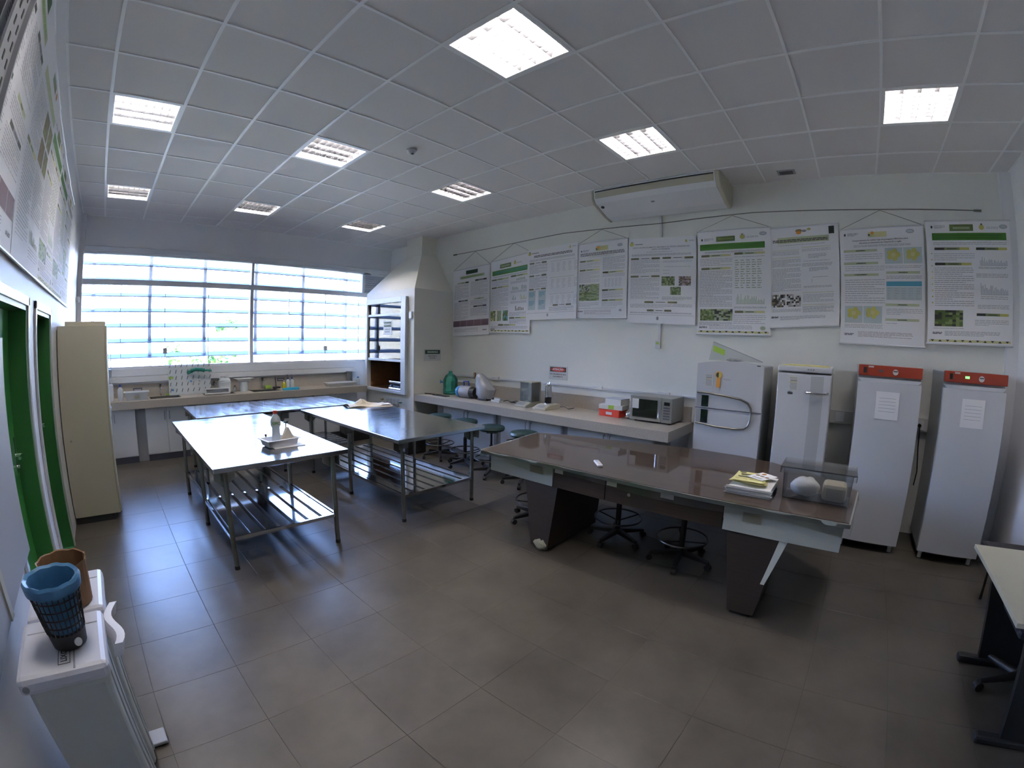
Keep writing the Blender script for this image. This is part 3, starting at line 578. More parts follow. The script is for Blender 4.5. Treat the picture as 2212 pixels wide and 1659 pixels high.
obj('control_panel', MB().add([(-.152,-.18,.012),(-.152,.18,.012),(-.098,.18,.092),(-.098,-.18,.092)],[(3,2,1,0)]), M['chrome'], hp); obj('heating_slab', MB().box(-.14,-.19,.115,.12,.19,.15), M['chrome'], hp, bevel=.008)
obj('knob', MB().cyl((-.13,.10,.055),(-.16,.10,.07),.018), M['dark'], hp)
# ================================================================ RIGHT COUNTER
RZ = .915; RX = 5.10
rc = thing('granite_counter', 'long speckled granite counter along the poster wall', 'counter', (RX, 1.2, 0))
obj('worktop', MB().box(RX,-1.03,RZ-.115,RX+.03,3.415,RZ).box(RX+.03,-1.03,RZ-.035,XR-.004,3.415,RZ).box(RX+.03,-1.03,RZ-.115,XR-.004,-1.0,RZ-.035), M['granite'], rc, world=True)
obj('backsplash', MB().box(XR-.024,-1.0,RZ,XR-.004,3.415,1.10), M['granite'], rc, world=True)
for ya_, yb_ in ((2.86,3.05),(1.56,1.67),(.40,.48),(-.98,-.80)): obj('support_panel', MB().box(5.32,ya_,0,XR-.02,yb_,RZ-.115), M['lam2'], rc, world=True)
def rcab(ya_, yb_, label):
    t = thing('base_cabinet', label, 'cabinet', (5.27, (ya_+yb_)/2, 0), 0, 'cabinets under the granite counter'); w = (yb_-ya_)/2; z1 = RZ-.12
    obj('carcass', MB().box(.018,-w,.10,.60,w,z1), M['lam'], t); obj('plinth', MB().box(.03,-w,0,.55,w,.10), M['lam2'], t)
    for s in (0, 1):
        a = -w+w*s+.004; b = -w+w*(s+1)-.004; d = obj('cabinet_door', MB().box(0,a,.11,.018,b,z1-.01), M['lam'], t, bevel=.002); hy = b-.04 if s == 0 else a+.04
        obj('handle', MB().tube([(0,hy,z1-.17),(-.03,hy,z1-.155),(-.03,hy,z1-.07),(0,hy,z1-.055)], .0045, 6), M['steel_r'], d, smooth=True)
rcab(1.68, 2.84, 'white two-door cabinet nearest the fume hood under the granite counter'); rcab(.49, 1.55, 'white two-door cabinet below the two balances'); rcab(-.79, .39, 'white two-door cabinet below the red box and microwave')
wd = thing('cable_duct', 'white cable duct running along the wall above the granite counter', 'cable duct', (XR, 1.2, 1.20))
obj('duct_rail', MB().box(XR-.02,-1.05,1.205,XR,3.40,1.235), M['white'], wd, world=True, bevel=.004)
for y in (2.30, .36, -.62): obj('socket_box', MB().box(XR-.035,y-.08,1.20,XR,y+.08,1.25), M['white'], wd, world=True, bevel=.005)
w2 = thing('cable_duct', 'wide grey-white duct with sockets behind the freezers', 'cable duct', (XR, -3.0, 1.16))
obj('duct_rail', MB().box(XR-.05,-4.44,1.10,XR,-2.0,1.24), M['labelw'], w2, world=True, bevel=.004)
for y in (-2.74, -3.60): obj('socket_box', MB().box(XR-.062,y-.05,1.12,XR-.05,y+.05,1.22), M['white'], w2, world=True, bevel=.003)
obj('plug', MB().cyl((XR-.062,-3.60,1.17),(XR-.10,-3.60,1.17),.018), M['dark'], w2, world=True, smooth=True)
tag(obj('power_cord', MB().tube([(XR-.10,-3.60,1.17),(XR-.12,-3.60,1.12),(XR-.10,-3.61,.95),(XR-.09,-3.64,.7),(XR-.08,-3.63,.55)], .007, 6), M['dark'], smooth=True), 'black power cord hanging between the two freezers', 'cord')
sw = thing('wall_conduit', 'thin vertical white conduit with a small switch box under the posters', 'conduit', (XR, -.50, 1.8))
obj('conduit_pipe', MB().box(XR-.022,-.535,1.88,XR,-.505,3.50), M['white'], sw, world=True); obj('switch_box', MB().box(XR-.03,-.54,1.80,XR,-.47,1.90), M['white'], sw, world=True, bevel=.004); obj('yellow_label', MB().box(XR-.032,-.525,1.85,XR-.0301,-.485,1.88), M['lime'], sw, world=True)
# items on right counter
wb_ = thing('water_jug', 'large translucent green water bottle in the corner by the fume hood', 'bottle', (5.60, 3.05, RZ))
obj('bottle_body', MB().lathe([(.11,0),(.125,.01),(.125,.10),(.12,.115),(.125,.13),(.125,.25),(.09,.32),(.035,.36),(.03,.40)]), M['green_b'], wb_, smooth=True); obj('bottle_tap', MB().cyl((-.05,.12,.20),(-.08,.17,.20),.012).cyl((-.08,.17,.18),(-.08,.17,.235),.010), M['blue2'], wb_)
tb = thing('black_tray', 'black flat tool lying at the left end of the granite counter', 'tool', (5.30, 3.05, RZ)); obj('blade', MB().box(-.05,-.28,0,.05,.05,.012), M['dark'], tb); obj('tool_handle', MB().cyl((0,.05,.008),(-.02,.30,.008),.008), M['dark'], tb)
va = thing('vacuum_pump', 'grey and blue portable pump with blue carrying handle', 'pump', (5.47, 2.50, RZ))
obj('pump_body', MB().lathe([(.085,-.14),(.095,-.12),(.095,.10),(.08,.13)], n=20).xf(Matrix.Translation((0,0,.098)) @ Matrix.Rotation(PI/2,4,'X')), M['grey'], va, smooth=True)
obj('blue_end', MB().lathe([(.088,.10),(.09,.12),(.088,.15),(.06,.165)], n=20).xf(Matrix.Translation((-.02,.01,.094)) @ Matrix.Rotation(-PI/2,4,'X')), M['blue2'], va, smooth=True)
obj('carry_handle', MB().tube([(0,.06,.19),(0,.07,.26),(0,-.04,.27),(0,-.06,.20)], .012), M['blue'], va, smooth=True); obj('cooling_fins', MB().cyl((0,-.13,.10),(0,-.22,.10),.095,.08), M['dark'], va)
lt = thing('retort_stand', 'dark metal clamp arm rising behind the blue pump', 'stand', (5.62, 2.30, RZ)); obj('stand_rod', MB().tube([(0,0,0),(0,0,.30),(-.03,.14,.36)], .012), M['dark'], lt); obj('clamp', MB().box(-.05,.12,.31,-.02,.15,.41).box(-.07,.10,.35,-.01,.12,.37), M['bn_'] if 'bn_' in M else M['kraft'], lt); obj('stand_base', MB().box(-.07,-.09,0,.07,.09,.015), M['dark'], lt)
def blob(cx, cy, cz, rx, ry, rz_, seed, amp, n=18, m=12, shear=0):
    r_ = random.Random(seed); ph = [(r_.uniform(2,5), r_.uniform(2,6), r_.uniform(0,6), r_.uniform(.3,1)) for _ in range(6)]; b = MB()
    for j in range(m+1):
        v = j/m*PI
        for i in range(n):
            u = i/n*2*PI; s = 1+amp*sum(w*math.sin(a*u+c)*math.sin(b_*v) for a, b_, c, w in ((round(a), round(b_), c, w) for a, b_, c, w in ph))/3
            z = math.cos(v); b.v.append((cx+rx*s*math.sin(v)*math.cos(u), cy+ry*s*math.sin(v)*math.sin(u)+shear*z, cz+max(-.98, z)*rz_*s))
    for j in range(m):
        for i in range(n): b.f.append((j*n+i, j*n+(i+1) % n, (j+1)*n+(i+1) % n, (j+1)*n+i)); b.m.append(0)
    return b
mi = thing('bagged_microscope', 'microscope covered by a crumpled white plastic bag', 'microscope', (5.50, 2.10, RZ))
bg_ = MB(); prof = [(0.0,-.02,.10,.115),(.05,0,.13,.14),(.14,-.02,.14,.16),(.22,.05,.12,.15),(.30,.09,.09,.10),(.36,.12,.06,.06),(.385,.12,.02,.02)]
rr_ = random.Random(5)
for z, oy, rx_, ry_ in prof:
    for k in range(20): q = 1+rr_.uniform(-.08,.08)+.05*math.sin(3*k/20*2*PI+z*9); bg_.v.append((rx_*q*math.cos(2*PI*k/20), oy+ry_*q*math.sin(2*PI*k/20), .03+z))
for j in range(len(prof)-1):
    for k in range(20): bg_.f.append((j*20+k, j*20+(k+1)%20, (j+1)*20+(k+1)%20, (j+1)*20+k)); bg_.m.append(0)
bg_.f.append(list(range(6*20, 7*20))); bg_.m.append(0)
obj('bag_cover', bg_, M['bag'], mi, smooth=True); obj('microscope_base', MB().box(-.08,-.10,0,.10,.10,.04).box(.04,-.03,.04,.09,.03,.28), M['dark'], mi, bevel=.006)
ir = thing('travel_iron', 'small white appliance with coiled black cord beside the bag', 'appliance', (5.47, 1.83, RZ)); obj('appliance_body', MB().prism([(-.05,-.10),(.05,-.10),(.05,.05),(0,.12),(-.05,.05)],0,.03).box(-.02,-.09,.03,.02,.04,.06), M['labelw'], ir, bevel=.006)
obj('coiled_cord', MB().tube([(.05,-.05,.01),(.10,-.14,.03),(.06,-.24,.015),(.10,-.32,.04),(.14,-.36,.02),(.10,-.30,.01),(.12,-.18,.01)], .006, 6), M['dark'], ir, smooth=True)
def balance(x, y, label, glass):
    t = thing('balance', label, 'balance', (x, y, RZ)); w = .11
    obj('balance_body', MB().prism([(-.18,0),(.17,0),(.17,.065),(-.06,.065),(-.18,.028)], -w, w, axis='y'), M['desk'], t, bevel=.006)
    obj('display', MB().add([(-.165,-.06,.036),(-.165,.06,.036),(-.10,.06,.058),(-.10,-.06,.058)],[(3,2,1,0)]), M['grey'], t)
    obj('weighing_pan', MB().cyl((.05,0,.065),(.05,0,.08),.05 if glass else .07), M['chrome'], t)
    if glass:
        g_ = obj('draft_shield', MB().box(-.045,-.105,.066,-.041,.105,.34).box(-.041,-.105,.066,.15,-.101,.34).box(-.041,.101,.066,.15,.105,.34), M['bglass'], t)
        obj('shield_top', MB().box(-.05,-.11,.34,.16,.11,.352).box(.15,-.11,.066,.165,.11,.34), M['desk'], t)
    return t
balance(5.52, 1.26, 'analytical balance with a glass draft shield', True); balance(5.50, .90, 'low white balance right of the glass-shielded one', False)
obj('cord', MB().tube([(.15,-.08,.02),(.18,-.18,.03),(.14,-.28,.01),(.18,-.34,.03),(.16,-.26,.02)], .004, 6), M['dark'], bpy.data.objects['balance.001'], smooth=True)
pv = thing('roll_bag', 'small bagged white device hanging against the wall behind the balances', 'bag', (5.74, 1.05, RZ)); obj('bag_body', blob(0,0,.17,.03,.06,.17,4,.3), M['bag'], pv, smooth=True); obj('dark_device', MB().box(-.05,-.07,.0,-.02,-.02,.14).box(-.05,.0,.02,-.03,.03,.13), M['dark'], pv, bevel=.004)
rb_ = thing('red_shoebox', 'red cardboard box with white label at the bottom of a stack', 'box', (5.66, -.05, RZ), -.08)
obj('box_body', MB().box(-.10,-.15,0,.10,.15,.088), M['red'], rb_, bevel=.002); obj('box_lid', MB().box(-.104,-.154,.068,.104,.154,.093), M['red'], rb_, bevel=.002); obj('box_label', MB().box(-.1012,-.045,.025,-.1002,.045,.06), M['labelw'], rb_)
wb2 = thing('white_carton', 'white carton with a green emblem on top of the red box', 'box', (5.66, -.06, RZ+.094), .05); obj('box_body', MB().box(-.11,-.165,0,.11,.165,.058), M['labelw'], wb2, bevel=.002); obj('green_emblem', MB().box(-.1112,-.05,.006,-.1102,.03,.056), M['lime'], wb2)
wb3 = thing('small_carton', 'white box with dark printed lid topping the stack on the counter', 'box', (5.69, -.09, RZ+.153), -.12); obj('box_body', MB().box(-.10,-.12,0,.10,.12,.07), M['labelw'], wb3, bevel=.002); obj('box_lid', MB().box(-.102,-.122,.07,.102,.122,.078), ink('bar'), wb3)
bgx = tag(obj('crumpled_bag', blob(5.62,-.30,RZ+.05,.05,.06,.05,9,.25), M['bag'], smooth=True), 'small crumpled plastic bag between red box and microwave', 'bag')
mw = thing('microwave_oven', 'stainless microwave oven with dark glass door on the granite counter', 'microwave', (5.52, -.63, RZ))
ob = MB().box(0.012,-.27,.02,.40,.27,.31); obj('oven_body', ob, M['mw'], mw, bevel=.006); 
for fx in (.06,.36):
    for fy in (-.22,.22): obj('foot', MB().cyl((fx,fy,0),(fx,fy,.022),.015), M['rubber'], mw)
dr_ = obj('oven_door', MB().box(-.01,-.135,.02,.012,.27,.31), M['mw'], mw, bevel=.004); obj('door_glass', MB().box(-.0125,-.085,.055,-.009,.235,.275), M['glassk'], dr_); obj('door_handle', MB().tube([(-.01,-.115,.06),(-.035,-.115,.08),(-.035,-.115,.25),(-.01,-.115,.27)], .008), M['chrome'], dr_, smooth=True)
obj('energy_label', MB().box(-.0135,.155,.16,-.0122,.24,.275), M['labelw'], dr_)
pn_ = obj('control_panel', MB().box(-.01,-.27,.02,.012,-.14,.31), M['mw'], mw, bevel=.004); obj('display', MB().box(-.0125,-.24,.225,-.009,-.17,.265), M['screen'], pn_)
for r in range(5): obj('button_row', MB().box(-.0125,-.245,.06+.032*r,-.009,-.165,.078+.032*r), M['slatdk'], pn_)
# ================================================================ STOOLS
def stool():
    t = thing('lab_stool', 'x', 'stool', (0,0,0), 0, 'round green swivel stools')
    obj('seat', MB().lathe([(.15,.62),(.175,.63),(.185,.655),(.175,.682),(.15,.69),(.05,.692)], n=28), M['seat'], t, smooth=True)
    obj('seat_plate', MB().box(-.09,-.07,.60,.09,.07,.62), M['dark'], t); obj('lever', MB().cyl((.05,0,.60),(.22,.05,.575),.007), M['dark'], t)
    obj('column', MB().cyl((0,0,.10),(0,0,.42),.026).cyl((0,0,.42),(0,0,.60),.016), M['dark'], t, smooth=True)
    pts = [(.22*math.cos(a*PI/16), .22*math.sin(a*PI/16), .24) for a in range(32)]
    obj('foot_ring', MB().tube(pts, .009, 8, closed=True), M['ringm'], t, smooth=True)
    obj('ring_spokes', MB().cyl((0,0,.20),(.22,0,.24),.007).cyl((0,0,.20),(-.11,.19,.24),.007).cyl((0,0,.20),(-.11,-.19,.24),.007), M['dark'], t)
    for k in range(5):
        a = k*2*PI/5+.3; c, s = math.cos(a), math.sin(a)
        l = obj('base_leg', MB().loft([(0*c-.025*s,.025*c,.07),(.025*s,-.025*c,.07),(.025*s,-.025*c,.12),(-.025*s,.025*c,.12)],[(.27*c-.014*s,.27*s+.014*c,.06),(.27*c+.014*s,.27*s-.014*c,.06),(.27*c+.014*s,.27*s-.014*c,.085),(.27*c-.014*s,.27*s+.014*c,.085)]), M['dark'], t)
        obj('caster', MB().cyl((.27*c-.02*s,.27*s+.02*c,.028),(.27*c+.02*s,.27*s-.02*c,.028),.028).cyl((.27*c,.27*s,.03),(.27*c,.27*s,.075),.008), M['rubber'], l, smooth=True)
    return t
st = stool(); st.location = (4.96, 2.55, 0); st['label'] = 'green stool nearest the fume hood, partly behind the right steel table'
dup(st, (4.88, 1.36, 0), .8, 'green stool touching the corner of the right steel table')
dup(st, (4.90, .80, 0), 2.1, 'green stool in front of the granite counter, beyond the wooden table end')
dup(st, (4.94, 1.95, 0), 1.5, 'stool mostly hidden behind the right steel table corner')
for i, (x, y, l) in enumerate(((4.12,-1.62,'stool tucked under the right half of the wooden table'), (4.20,-.95,'stool tucked under the middle of the wooden table'), (4.07,-.08,'stool tucked under the left end of the wooden table'))):
    q = dup(st, (x, y, 0), .5+i, l); q.scale = (1, 1, .93)
# black cases on the floor
tag(obj('black_case', MB().box(4.40,4.42,0,4.85,4.85,.24), M['dark'], bevel=.02), 'low black case on the floor in front of the fume hood', 'case')
tag(obj('black_case', MB().box(4.66,2.98,0,5.02,3.36,.30), M['dark'], bevel=.015), 'black box on the floor between fume hood and nearest green stool', 'case')
#@@PART3
# ================================================================ WOODEN TABLE
wt_ = thing('wooden_table', 'large dark wood table with grey-white drawers and tapered pedestals', 'table', (4.1, -1.35, 0))
TP = [(3.56,.24),(3.60,-.2),(3.635,-.6),(3.64,-1.6),(3.645,-2.5),(3.64,-2.91),(4.45,-2.97),(4.80,-2.60),(5.02,-2.17),(5.10,-1.9),(5.12,-1.35),(5.05,-.95),(4.88,-.35),(4.76,.10),(4.62,.38)]
def cen(p, f=1.0): return [(4.3+(x-4.3)*f, -1.35+(y+1.35)*f) for x, y in p]
obj('table_edge', MB().prism(TP, .742, .776), M['woodg'], wt_, world=True, bevel=.004)
obj('table_top', MB().prism(cen(TP, .992), .776, .780), M['woodt'], wt_, world=True)
zb, zt_ = .565, .742; xf_ = 3.665
def panel(ya_, yb_, mk, dx=0): return obj('drawer_front', MB().box(xf_+dx, ya_, zb, xf_+.02+dx, yb_, zt_-.004), M[mk], wt_, world=True, bevel=.002)
d1 = panel(-.548, .20, 'woodg'); d2 = panel(-1.07, -.556, 'woodd', .004); d3 = panel(-2.04, -1.078, 'woodd', .004); d4 = panel(-2.87, -2.05, 'woodg', -.004)
for d, ya_, yb_, za, zb_ in ((d1,-.445,-.30,.655,.72),(d4,-2.32,-2.185,.655,.722)): obj('tape_patch', MB().box(xf_-.009, ya_, za, xf_-.001, yb_, zb_), M['patch'], d, world=True)
for ya_, yb_ in ((-.66,-.575),(-1.18,-1.09),(-1.66,-1.555)):
    l = obj('inventory_tag', MB().box(xf_-.004, ya_, .70, xf_-.0005, yb_, .735), M['labelw'], d2 if ya_ > -1 else d3, world=True)
l = obj('round_sticker', MB().cyl((xf_-.002,-1.29,.66),(xf_+.005,-1.29,.66),.014), M['patch'], d3, world=True)
obj('apron', MB().box(xf_+.02,-2.86,.60,4.62,-2.84,.742).box(xf_+.02,.18,.60,4.55,.20,.742).box(4.55,-2.8,.60,4.57,.18,.742), M['woodg'], wt_, world=True)
def ped(yt0, yt1, yb0, yb1):
    o = obj('pedestal', MB().loft([(3.53,yb0,.03),(4.35,yb0,.03),(4.35,yb1,.03),(3.53,yb1,.03)], [(3.675,yt0,.562),(4.50,yt0,.562),(4.50,yt1,.562),(3.675,yt1,.562)]).box(3.72,yt0+.05,.562,4.4,yt1-.10,.742), M['wood'], wt_, world=True)
    for fx_ in (3.56, 4.2): obj('pedestal_foot', MB().box(fx_,yb0+.02,0,fx_+.1,yb1-.02,.03), M['rubber'], o, world=True)
    return o
p1 = ped(-.60,-.24,-.62,-.44); obj('worn_corner', blob(3.555,-.535,.045,.045,.075,.05,8,.25), M['patch'], p1, world=True); p2 = ped(-2.46,-2.08,-2.40,-2.21)
obj('pedestal_edge', MB().loft([(3.54,-2.402,.28),(3.60,-2.402,.28),(3.60,-2.43,.28),(3.54,-2.43,.28)],[(3.68,-2.462,.562),(3.76,-2.462,.562),(3.76,-2.52,.562),(3.68,-2.52,.562)]), M['woodg'], p2, world=True)
# clear plastic table cover hanging over the edge
ps = MB(); ring0 = cen(TP, .999); ring1 = cen(TP, 1.004); n = len(TP); out = None
N2 = [];
for i in range(n):
    a, b = ring0[i], ring0[(i+1) % n]
    for k in range(4): N2.append((a[0]+(b[0]-a[0])*k/4, a[1]+(b[1]-a[1])*k/4))
m_ = len(N2); top = [(x, y, .7822) for x, y in N2]; rr = random.Random(11)
bot = []
for i, (x, y) in enumerate(N2):
    d = Vector((x-4.3, y+1.35)).normalized(); w = .010+.006*math.sin(i*1.9); bot.append((x+d.x*w, y+d.y*w, .70+.015*math.sin(i*.9)))
ps.add(top+bot, [list(range(m_))]+[(i, m_+i, m_+(i+1) % m_, (i+1) % m_) for i in range(m_)])
tag(obj('plastic_cover', ps, M['sheet'], smooth=True), 'clear plastic cover draped over the wooden table edges', 'table cover')
rm = thing('remote_control', 'white air conditioner remote control on the wooden table', 'remote control', (3.90,-.865,.783), .75)
obj('remote_body', MB().box(-.085,-.024,0,.085,.024,.018), M['paper'], rm, bevel=.007); obj('remote_screen', MB().box(.02,-.017,.0175,.07,.017,.0188), ink('s'), rm); obj('remote_buttons', MB().box(-.06,-.014,.0175,0,.014,.0186), M['labelw'], rm)
# paper stack (hanging file folders + yellow leaflets)
for k in range(7):
    f_ = thing('file_folder', ['lowest', 'second from bottom', 'third from bottom', 'middle', 'third from top', 'second from top', 'topmost'][k]+' white hanging file folder of the stack on the wooden table', 'folder', (4.045+.006*math.sin(k*2.1), -2.165+.008*math.cos(k*1.7), .783+k*.0085), .04*math.sin(k*3.1), 'hanging folders on the wooden table')
    obj('folder_sheet', MB().box(-.19,-.155,0,.19,.155,.006), M['paper'], f_)
    obj('folder_rail', MB().box(-.205,-.16,.001,-.193,.17,.006).box(-.212,.16,.001,-.193,.172,.006).box(-.212,-.17,.001,-.193,-.158,.006), M['labelw'], f_)
z = .783+7*.0085
for k, (dx, dy, a, l) in enumerate(((.01,0,.1,'bottom yellow printed leaflet on the folder stack'),(-.01,.01,-.06,'middle yellow printed leaflet on the folder stack'),(.0,.012,.03,'top yellow printed leaflet with dark headings'))):
    y_ = thing('yellow_leaflet', l, 'leaflet', (4.05+dx,-2.15+dy, z+.008*k), a, 'yellow leaflets')
    q = MB()
    for i in range(7):
        u = i/6; q.v += [(-.17+.34*u,-.12,.002+.018*(1-u)**3),(-.17+.34*u,.13,.002+.018*(1-u)**3)]
    for i in range(6): q.f.append((2*i,2*i+2,2*i+3,2*i+1)); q.m.append(0)
    obj('leaflet_sheet', q, M['yellow'], y_)
    if k == 2:
        for (a0,b0,a1,b1) in ((-.08,-.09,-.055,0),(-.08,.02,-.055,.11),(-.01,-.02,.02,.10),(.06,.0,.09,.09),(.12,.06,.15,.11)): obj('print', MB().box(a0,b0,.0075,a1,b1,.0080), ink('ol'), y_)
wl_ = thing('white_leaflet', 'white leaflet with dark ovals lying across the yellow leaflets', 'leaflet', (4.11,-2.215,z+.028), -.5); obj('leaflet_sheet', MB().box(-.10,-.075,0,.10,.075,.0015), M['paper'], wl_)
for k in range(3): obj('print', MB().prism([(0+.016*math.cos(a*PI/6), -.045+.045*k+.02*math.sin(a*PI/6)) for a in range(12)], .0016, .002), ink('bn'), wl_)
obj('print', MB().prism([(.06+.02*math.cos(a*PI/6), .02*math.sin(a*PI/6)+.03) for a in range(12)], .0016, .002), ink('o'), wl_)
for k in range(2): obj('print', MB().box(-.075+.016*k,-.045,.0016,-.068+.016*k,.045,.002), ink('t'), wl_)
# transparent box
bx_ = thing('plastic_container', 'transparent plastic container with lid holding white packages', 'container', (4.10,-2.64,.783), 0)
obj('container_body', MB().tray(-.15,-.26,.15,.26,0,.225,.02,.004,.008), M['clear'], bx_)
obj('container_lid', MB().box(-.165,-.275,.228,.165,.275,.236).box(-.165,-.275,.19,-.161,.275,.228).box(.161,-.275,.19,.165,.275,.228).box(-.161,-.275,.19,.161,-.271,.228).box(-.161,.271,.19,.161,.275,.228), M['clear'], bx_)
tag(obj('white_package', blob(4.08,-2.55,.783+.075,.09,.11,.068,21,.18), M['paper'], smooth=True), 'rounded white package in the left half of the clear container', 'package')
tag(obj('white_package', MB().box(4.0,-2.86,.79,4.17,-2.68,.92), M['cream'], bevel=.03), 'cream package in the right half of the clear container', 'package')
# ================================================================ FRIDGES
def energy(parent, x, y0, y1, z0, z1):
    obj('energy_label', MB().box(x-.001,y1,z0,x,y0,z1), M['labelw'], parent, world=True)
    h = z1-z0; w = y0-y1
    for k in range(9):
        zz = z1-h*(.12+.09*k); obj('print', MB().box(x-.0016,y1+w*.15,zz-h*.02,x-.001,y0-w*(.1+.04*(k%3)),zz+h*.015), ink('t' if k not in (2,3) else ('y' if k == 3 else 'k')), parent, world=True)
FX = 5.25
f1 = thing('refrigerator', 'white two-door refrigerator with curved chrome handles and black panels', 'refrigerator', (FX,-1.61,0))
obj('fridge_body', MB().box(FX+.05,-1.955,.04,5.90,-1.265,1.66), M['frs'], f1, world=True, bevel=.01)
def arch_front(ya_, yb_, z0, z1, bulge, x, top=0):
    b = MB(); N = 14; V = []
    for i in range(N+1):
        u = i/N; y = ya_+(yb_-ya_)*u; bx = x-bulge*(1-(2*u-1)**2); zt2 = z1+top*(1-(2*u-1)**2)
        V += [(bx,y,z0),(bx,y,zt2),(x+.06,y,zt2),(x+.06,y,z0)]
    b.v = V
    for i in range(N):
        a = i*4
        for p_, q_ in ((0,1),(1,2),(2,3),(3,0)): b.f.append((a+p_,a+q_,a+4+q_,a+4+p_)); b.m.append(0)
    b.f += [(0,1,2,3),(N*4+3,N*4+2,N*4+1,N*4)]; b.m += [0,0]; return b
u = obj('freezer_door', arch_front(-1.96,-1.26,1.205,1.665,.0,FX,.035), M['fridge'], f1, world=True, smooth=True)
l = obj('fridge_door', arch_front(-1.96,-1.26,.05,1.195,.0,FX), M['fridge'], f1, world=True, smooth=True)
hp_ = [(-1.275,1.365),(-1.40,1.362),(-1.60,1.345),(-1.74,1.325),(-1.82,1.29),(-1.852,1.24),(-1.858,1.205)]
obj('door_handle', MB().tube([(FX-.012,y,z) for y,z in hp_], .011, 8), M['steel_r'], u, world=True, smooth=True)
hp2 = [(-1.858,1.195),(-1.852,1.11),(-1.835,1.06),(-1.80,1.03),(-1.70,1.018),(-1.50,1.018),(-1.275,1.04)]
obj('door_handle', MB().tube([(FX-.012,y,z) for y,z in hp2], .009, 8), M['steel_r'], l, world=True, smooth=True)
obj('door_gap', MB().box(FX-.006,-1.96,1.196,FX+.02,-1.26,1.204), M['slatdk'], f1, world=True)
obj('black_panel', MB().box(FX-.004,-1.40,1.215,FX-.001,-1.325,1.335), M['screen'], u, world=True); obj('black_panel', MB().box(FX-.004,-1.40,1.045,FX-.001,-1.325,1.185), M['screen'], l, world=True)
obj('side_strip', MB().box(FX-.004,-1.325,1.03,FX-.001,-1.27,1.19), M['grey'], l, world=True); obj('side_strip', MB().box(FX-.004,-1.325,1.21,FX-.001,-1.27,1.355), M['grey'], u, world=True)
energy(f1, FX-.003, -1.345, -1.44, 1.42, 1.565)
obj('award_sticker', MB().cyl((FX-.004,-1.495,1.555),(FX-.001,-1.495,1.555),.038), M['orange'], u, world=True); obj('sticker_face', MB().cyl((FX-.006,-1.495,1.555),(FX-.003,-1.495,1.555),.030), ink('y'), u, world=True)
obj('sticker_half', MB().prism([(-1.495,1.528)]+[(-1.495+.027*math.cos(a), 1.555+.027*math.sin(a)) for a in [PI*1.5-PI*k/8*-1 for k in range(9)]], FX-.008, FX-.005, axis='x'), ink('dk'), u, world=True)
obj('sticker_ribbon', MB().prism([(-1.475,1.525),(-1.515,1.525),(-1.518,1.42),(-1.495,1.432),(-1.472,1.42)], FX-.004, FX-.001, axis='x'), M['orange'], u, world=True)
text(u, 'Duplex', .026, F_mx(FX-.003,-1.585,1.515), 't', world=True); obj('inventory_tag', MB().box(FX-.003,-1.925,1.665,FX-.0005,-1.89,1.675), ink('k'), u, world=True)
ss = thing('acrylic_sheet', 'clear acrylic sheet with green sticker leaning on top of the refrigerator', 'acrylic sheet', (5.55,-1.6,1.70))
obj('sheet_body', MB().prism([(-1.30,1.70),(-1.345,1.90),(-1.90,1.70)], 5.52, 5.526, axis='x'), M['clear'], ss, world=True); obj('green_sticker', MB().prism([(-1.345,1.80),(-1.35,1.86),(-1.48,1.815),(-1.475,1.755)], 5.515, 5.519, axis='x'), M['lime'], ss, world=True)
obj('sheet_edge', MB().tube([(5.52,-1.345,1.90),(5.52,-1.90,1.705)], .004, 6), M['grey'], ss, world=True)
tag(obj('crumpled_film', blob(5.47,-1.60,1.712,.05,.09,.016,31,.2), M['bag'], smooth=True), 'crumpled white film lying on top of the refrigerator', 'film')
f2 = thing('upright_freezer', 'narrow white upright freezer with a horizontal chrome handle', 'freezer', (FX,-2.365,0))
obj('freezer_body', MB().box(FX+.05,-2.63,.04,5.86,-2.10,1.63), M['frs'], f2, world=True, bevel=.01)
dd = obj('freezer_door', MB().box(FX,-2.63,.06,FX+.05,-2.10,1.625), M['fridge'], f2, world=True, bevel=.012)
obj('recessed_channel', MB().box(FX-.001,-2.555,.08,FX+.004,-2.43,1.61), M['frs'], dd, world=True)
cp_ = obj('control_cap', MB().box(FX-.005,-2.63,1.64,5.86,-2.10,1.695), M['fridge'], f2, world=True, bevel=.012)
for y in (-2.40,-2.425,-2.45): obj('knob', MB().cyl((FX-.006,y,1.668),(FX-.016,y,1.668),.009), M['grey'], cp_, world=True)
obj('door_handle', MB().tube([(FX,-2.38,1.448),(FX-.03,-2.40,1.45),(FX-.035,-2.50,1.452),(FX-.03,-2.58,1.455),(FX,-2.60,1.455)], .012, 10), M['chrome'], dd, world=True, smooth=True)
energy(dd, FX-.001, -2.215, -2.31, 1.45, 1.60); obj('inventory_tag', MB().box(FX-.002,-2.26,1.425,FX,-2.21,1.44), ink('k'), dd, world=True)
tag(obj('yellow_papers', MB().box(5.28,-2.60,1.697,5.62,-2.13,1.702).box(5.30,-2.58,1.702,5.60,-2.20,1.708), M['gold_p'] if 'gold_p' in M else M['yellow']), 'flat yellow papers lying on top of the narrow freezer', 'papers')
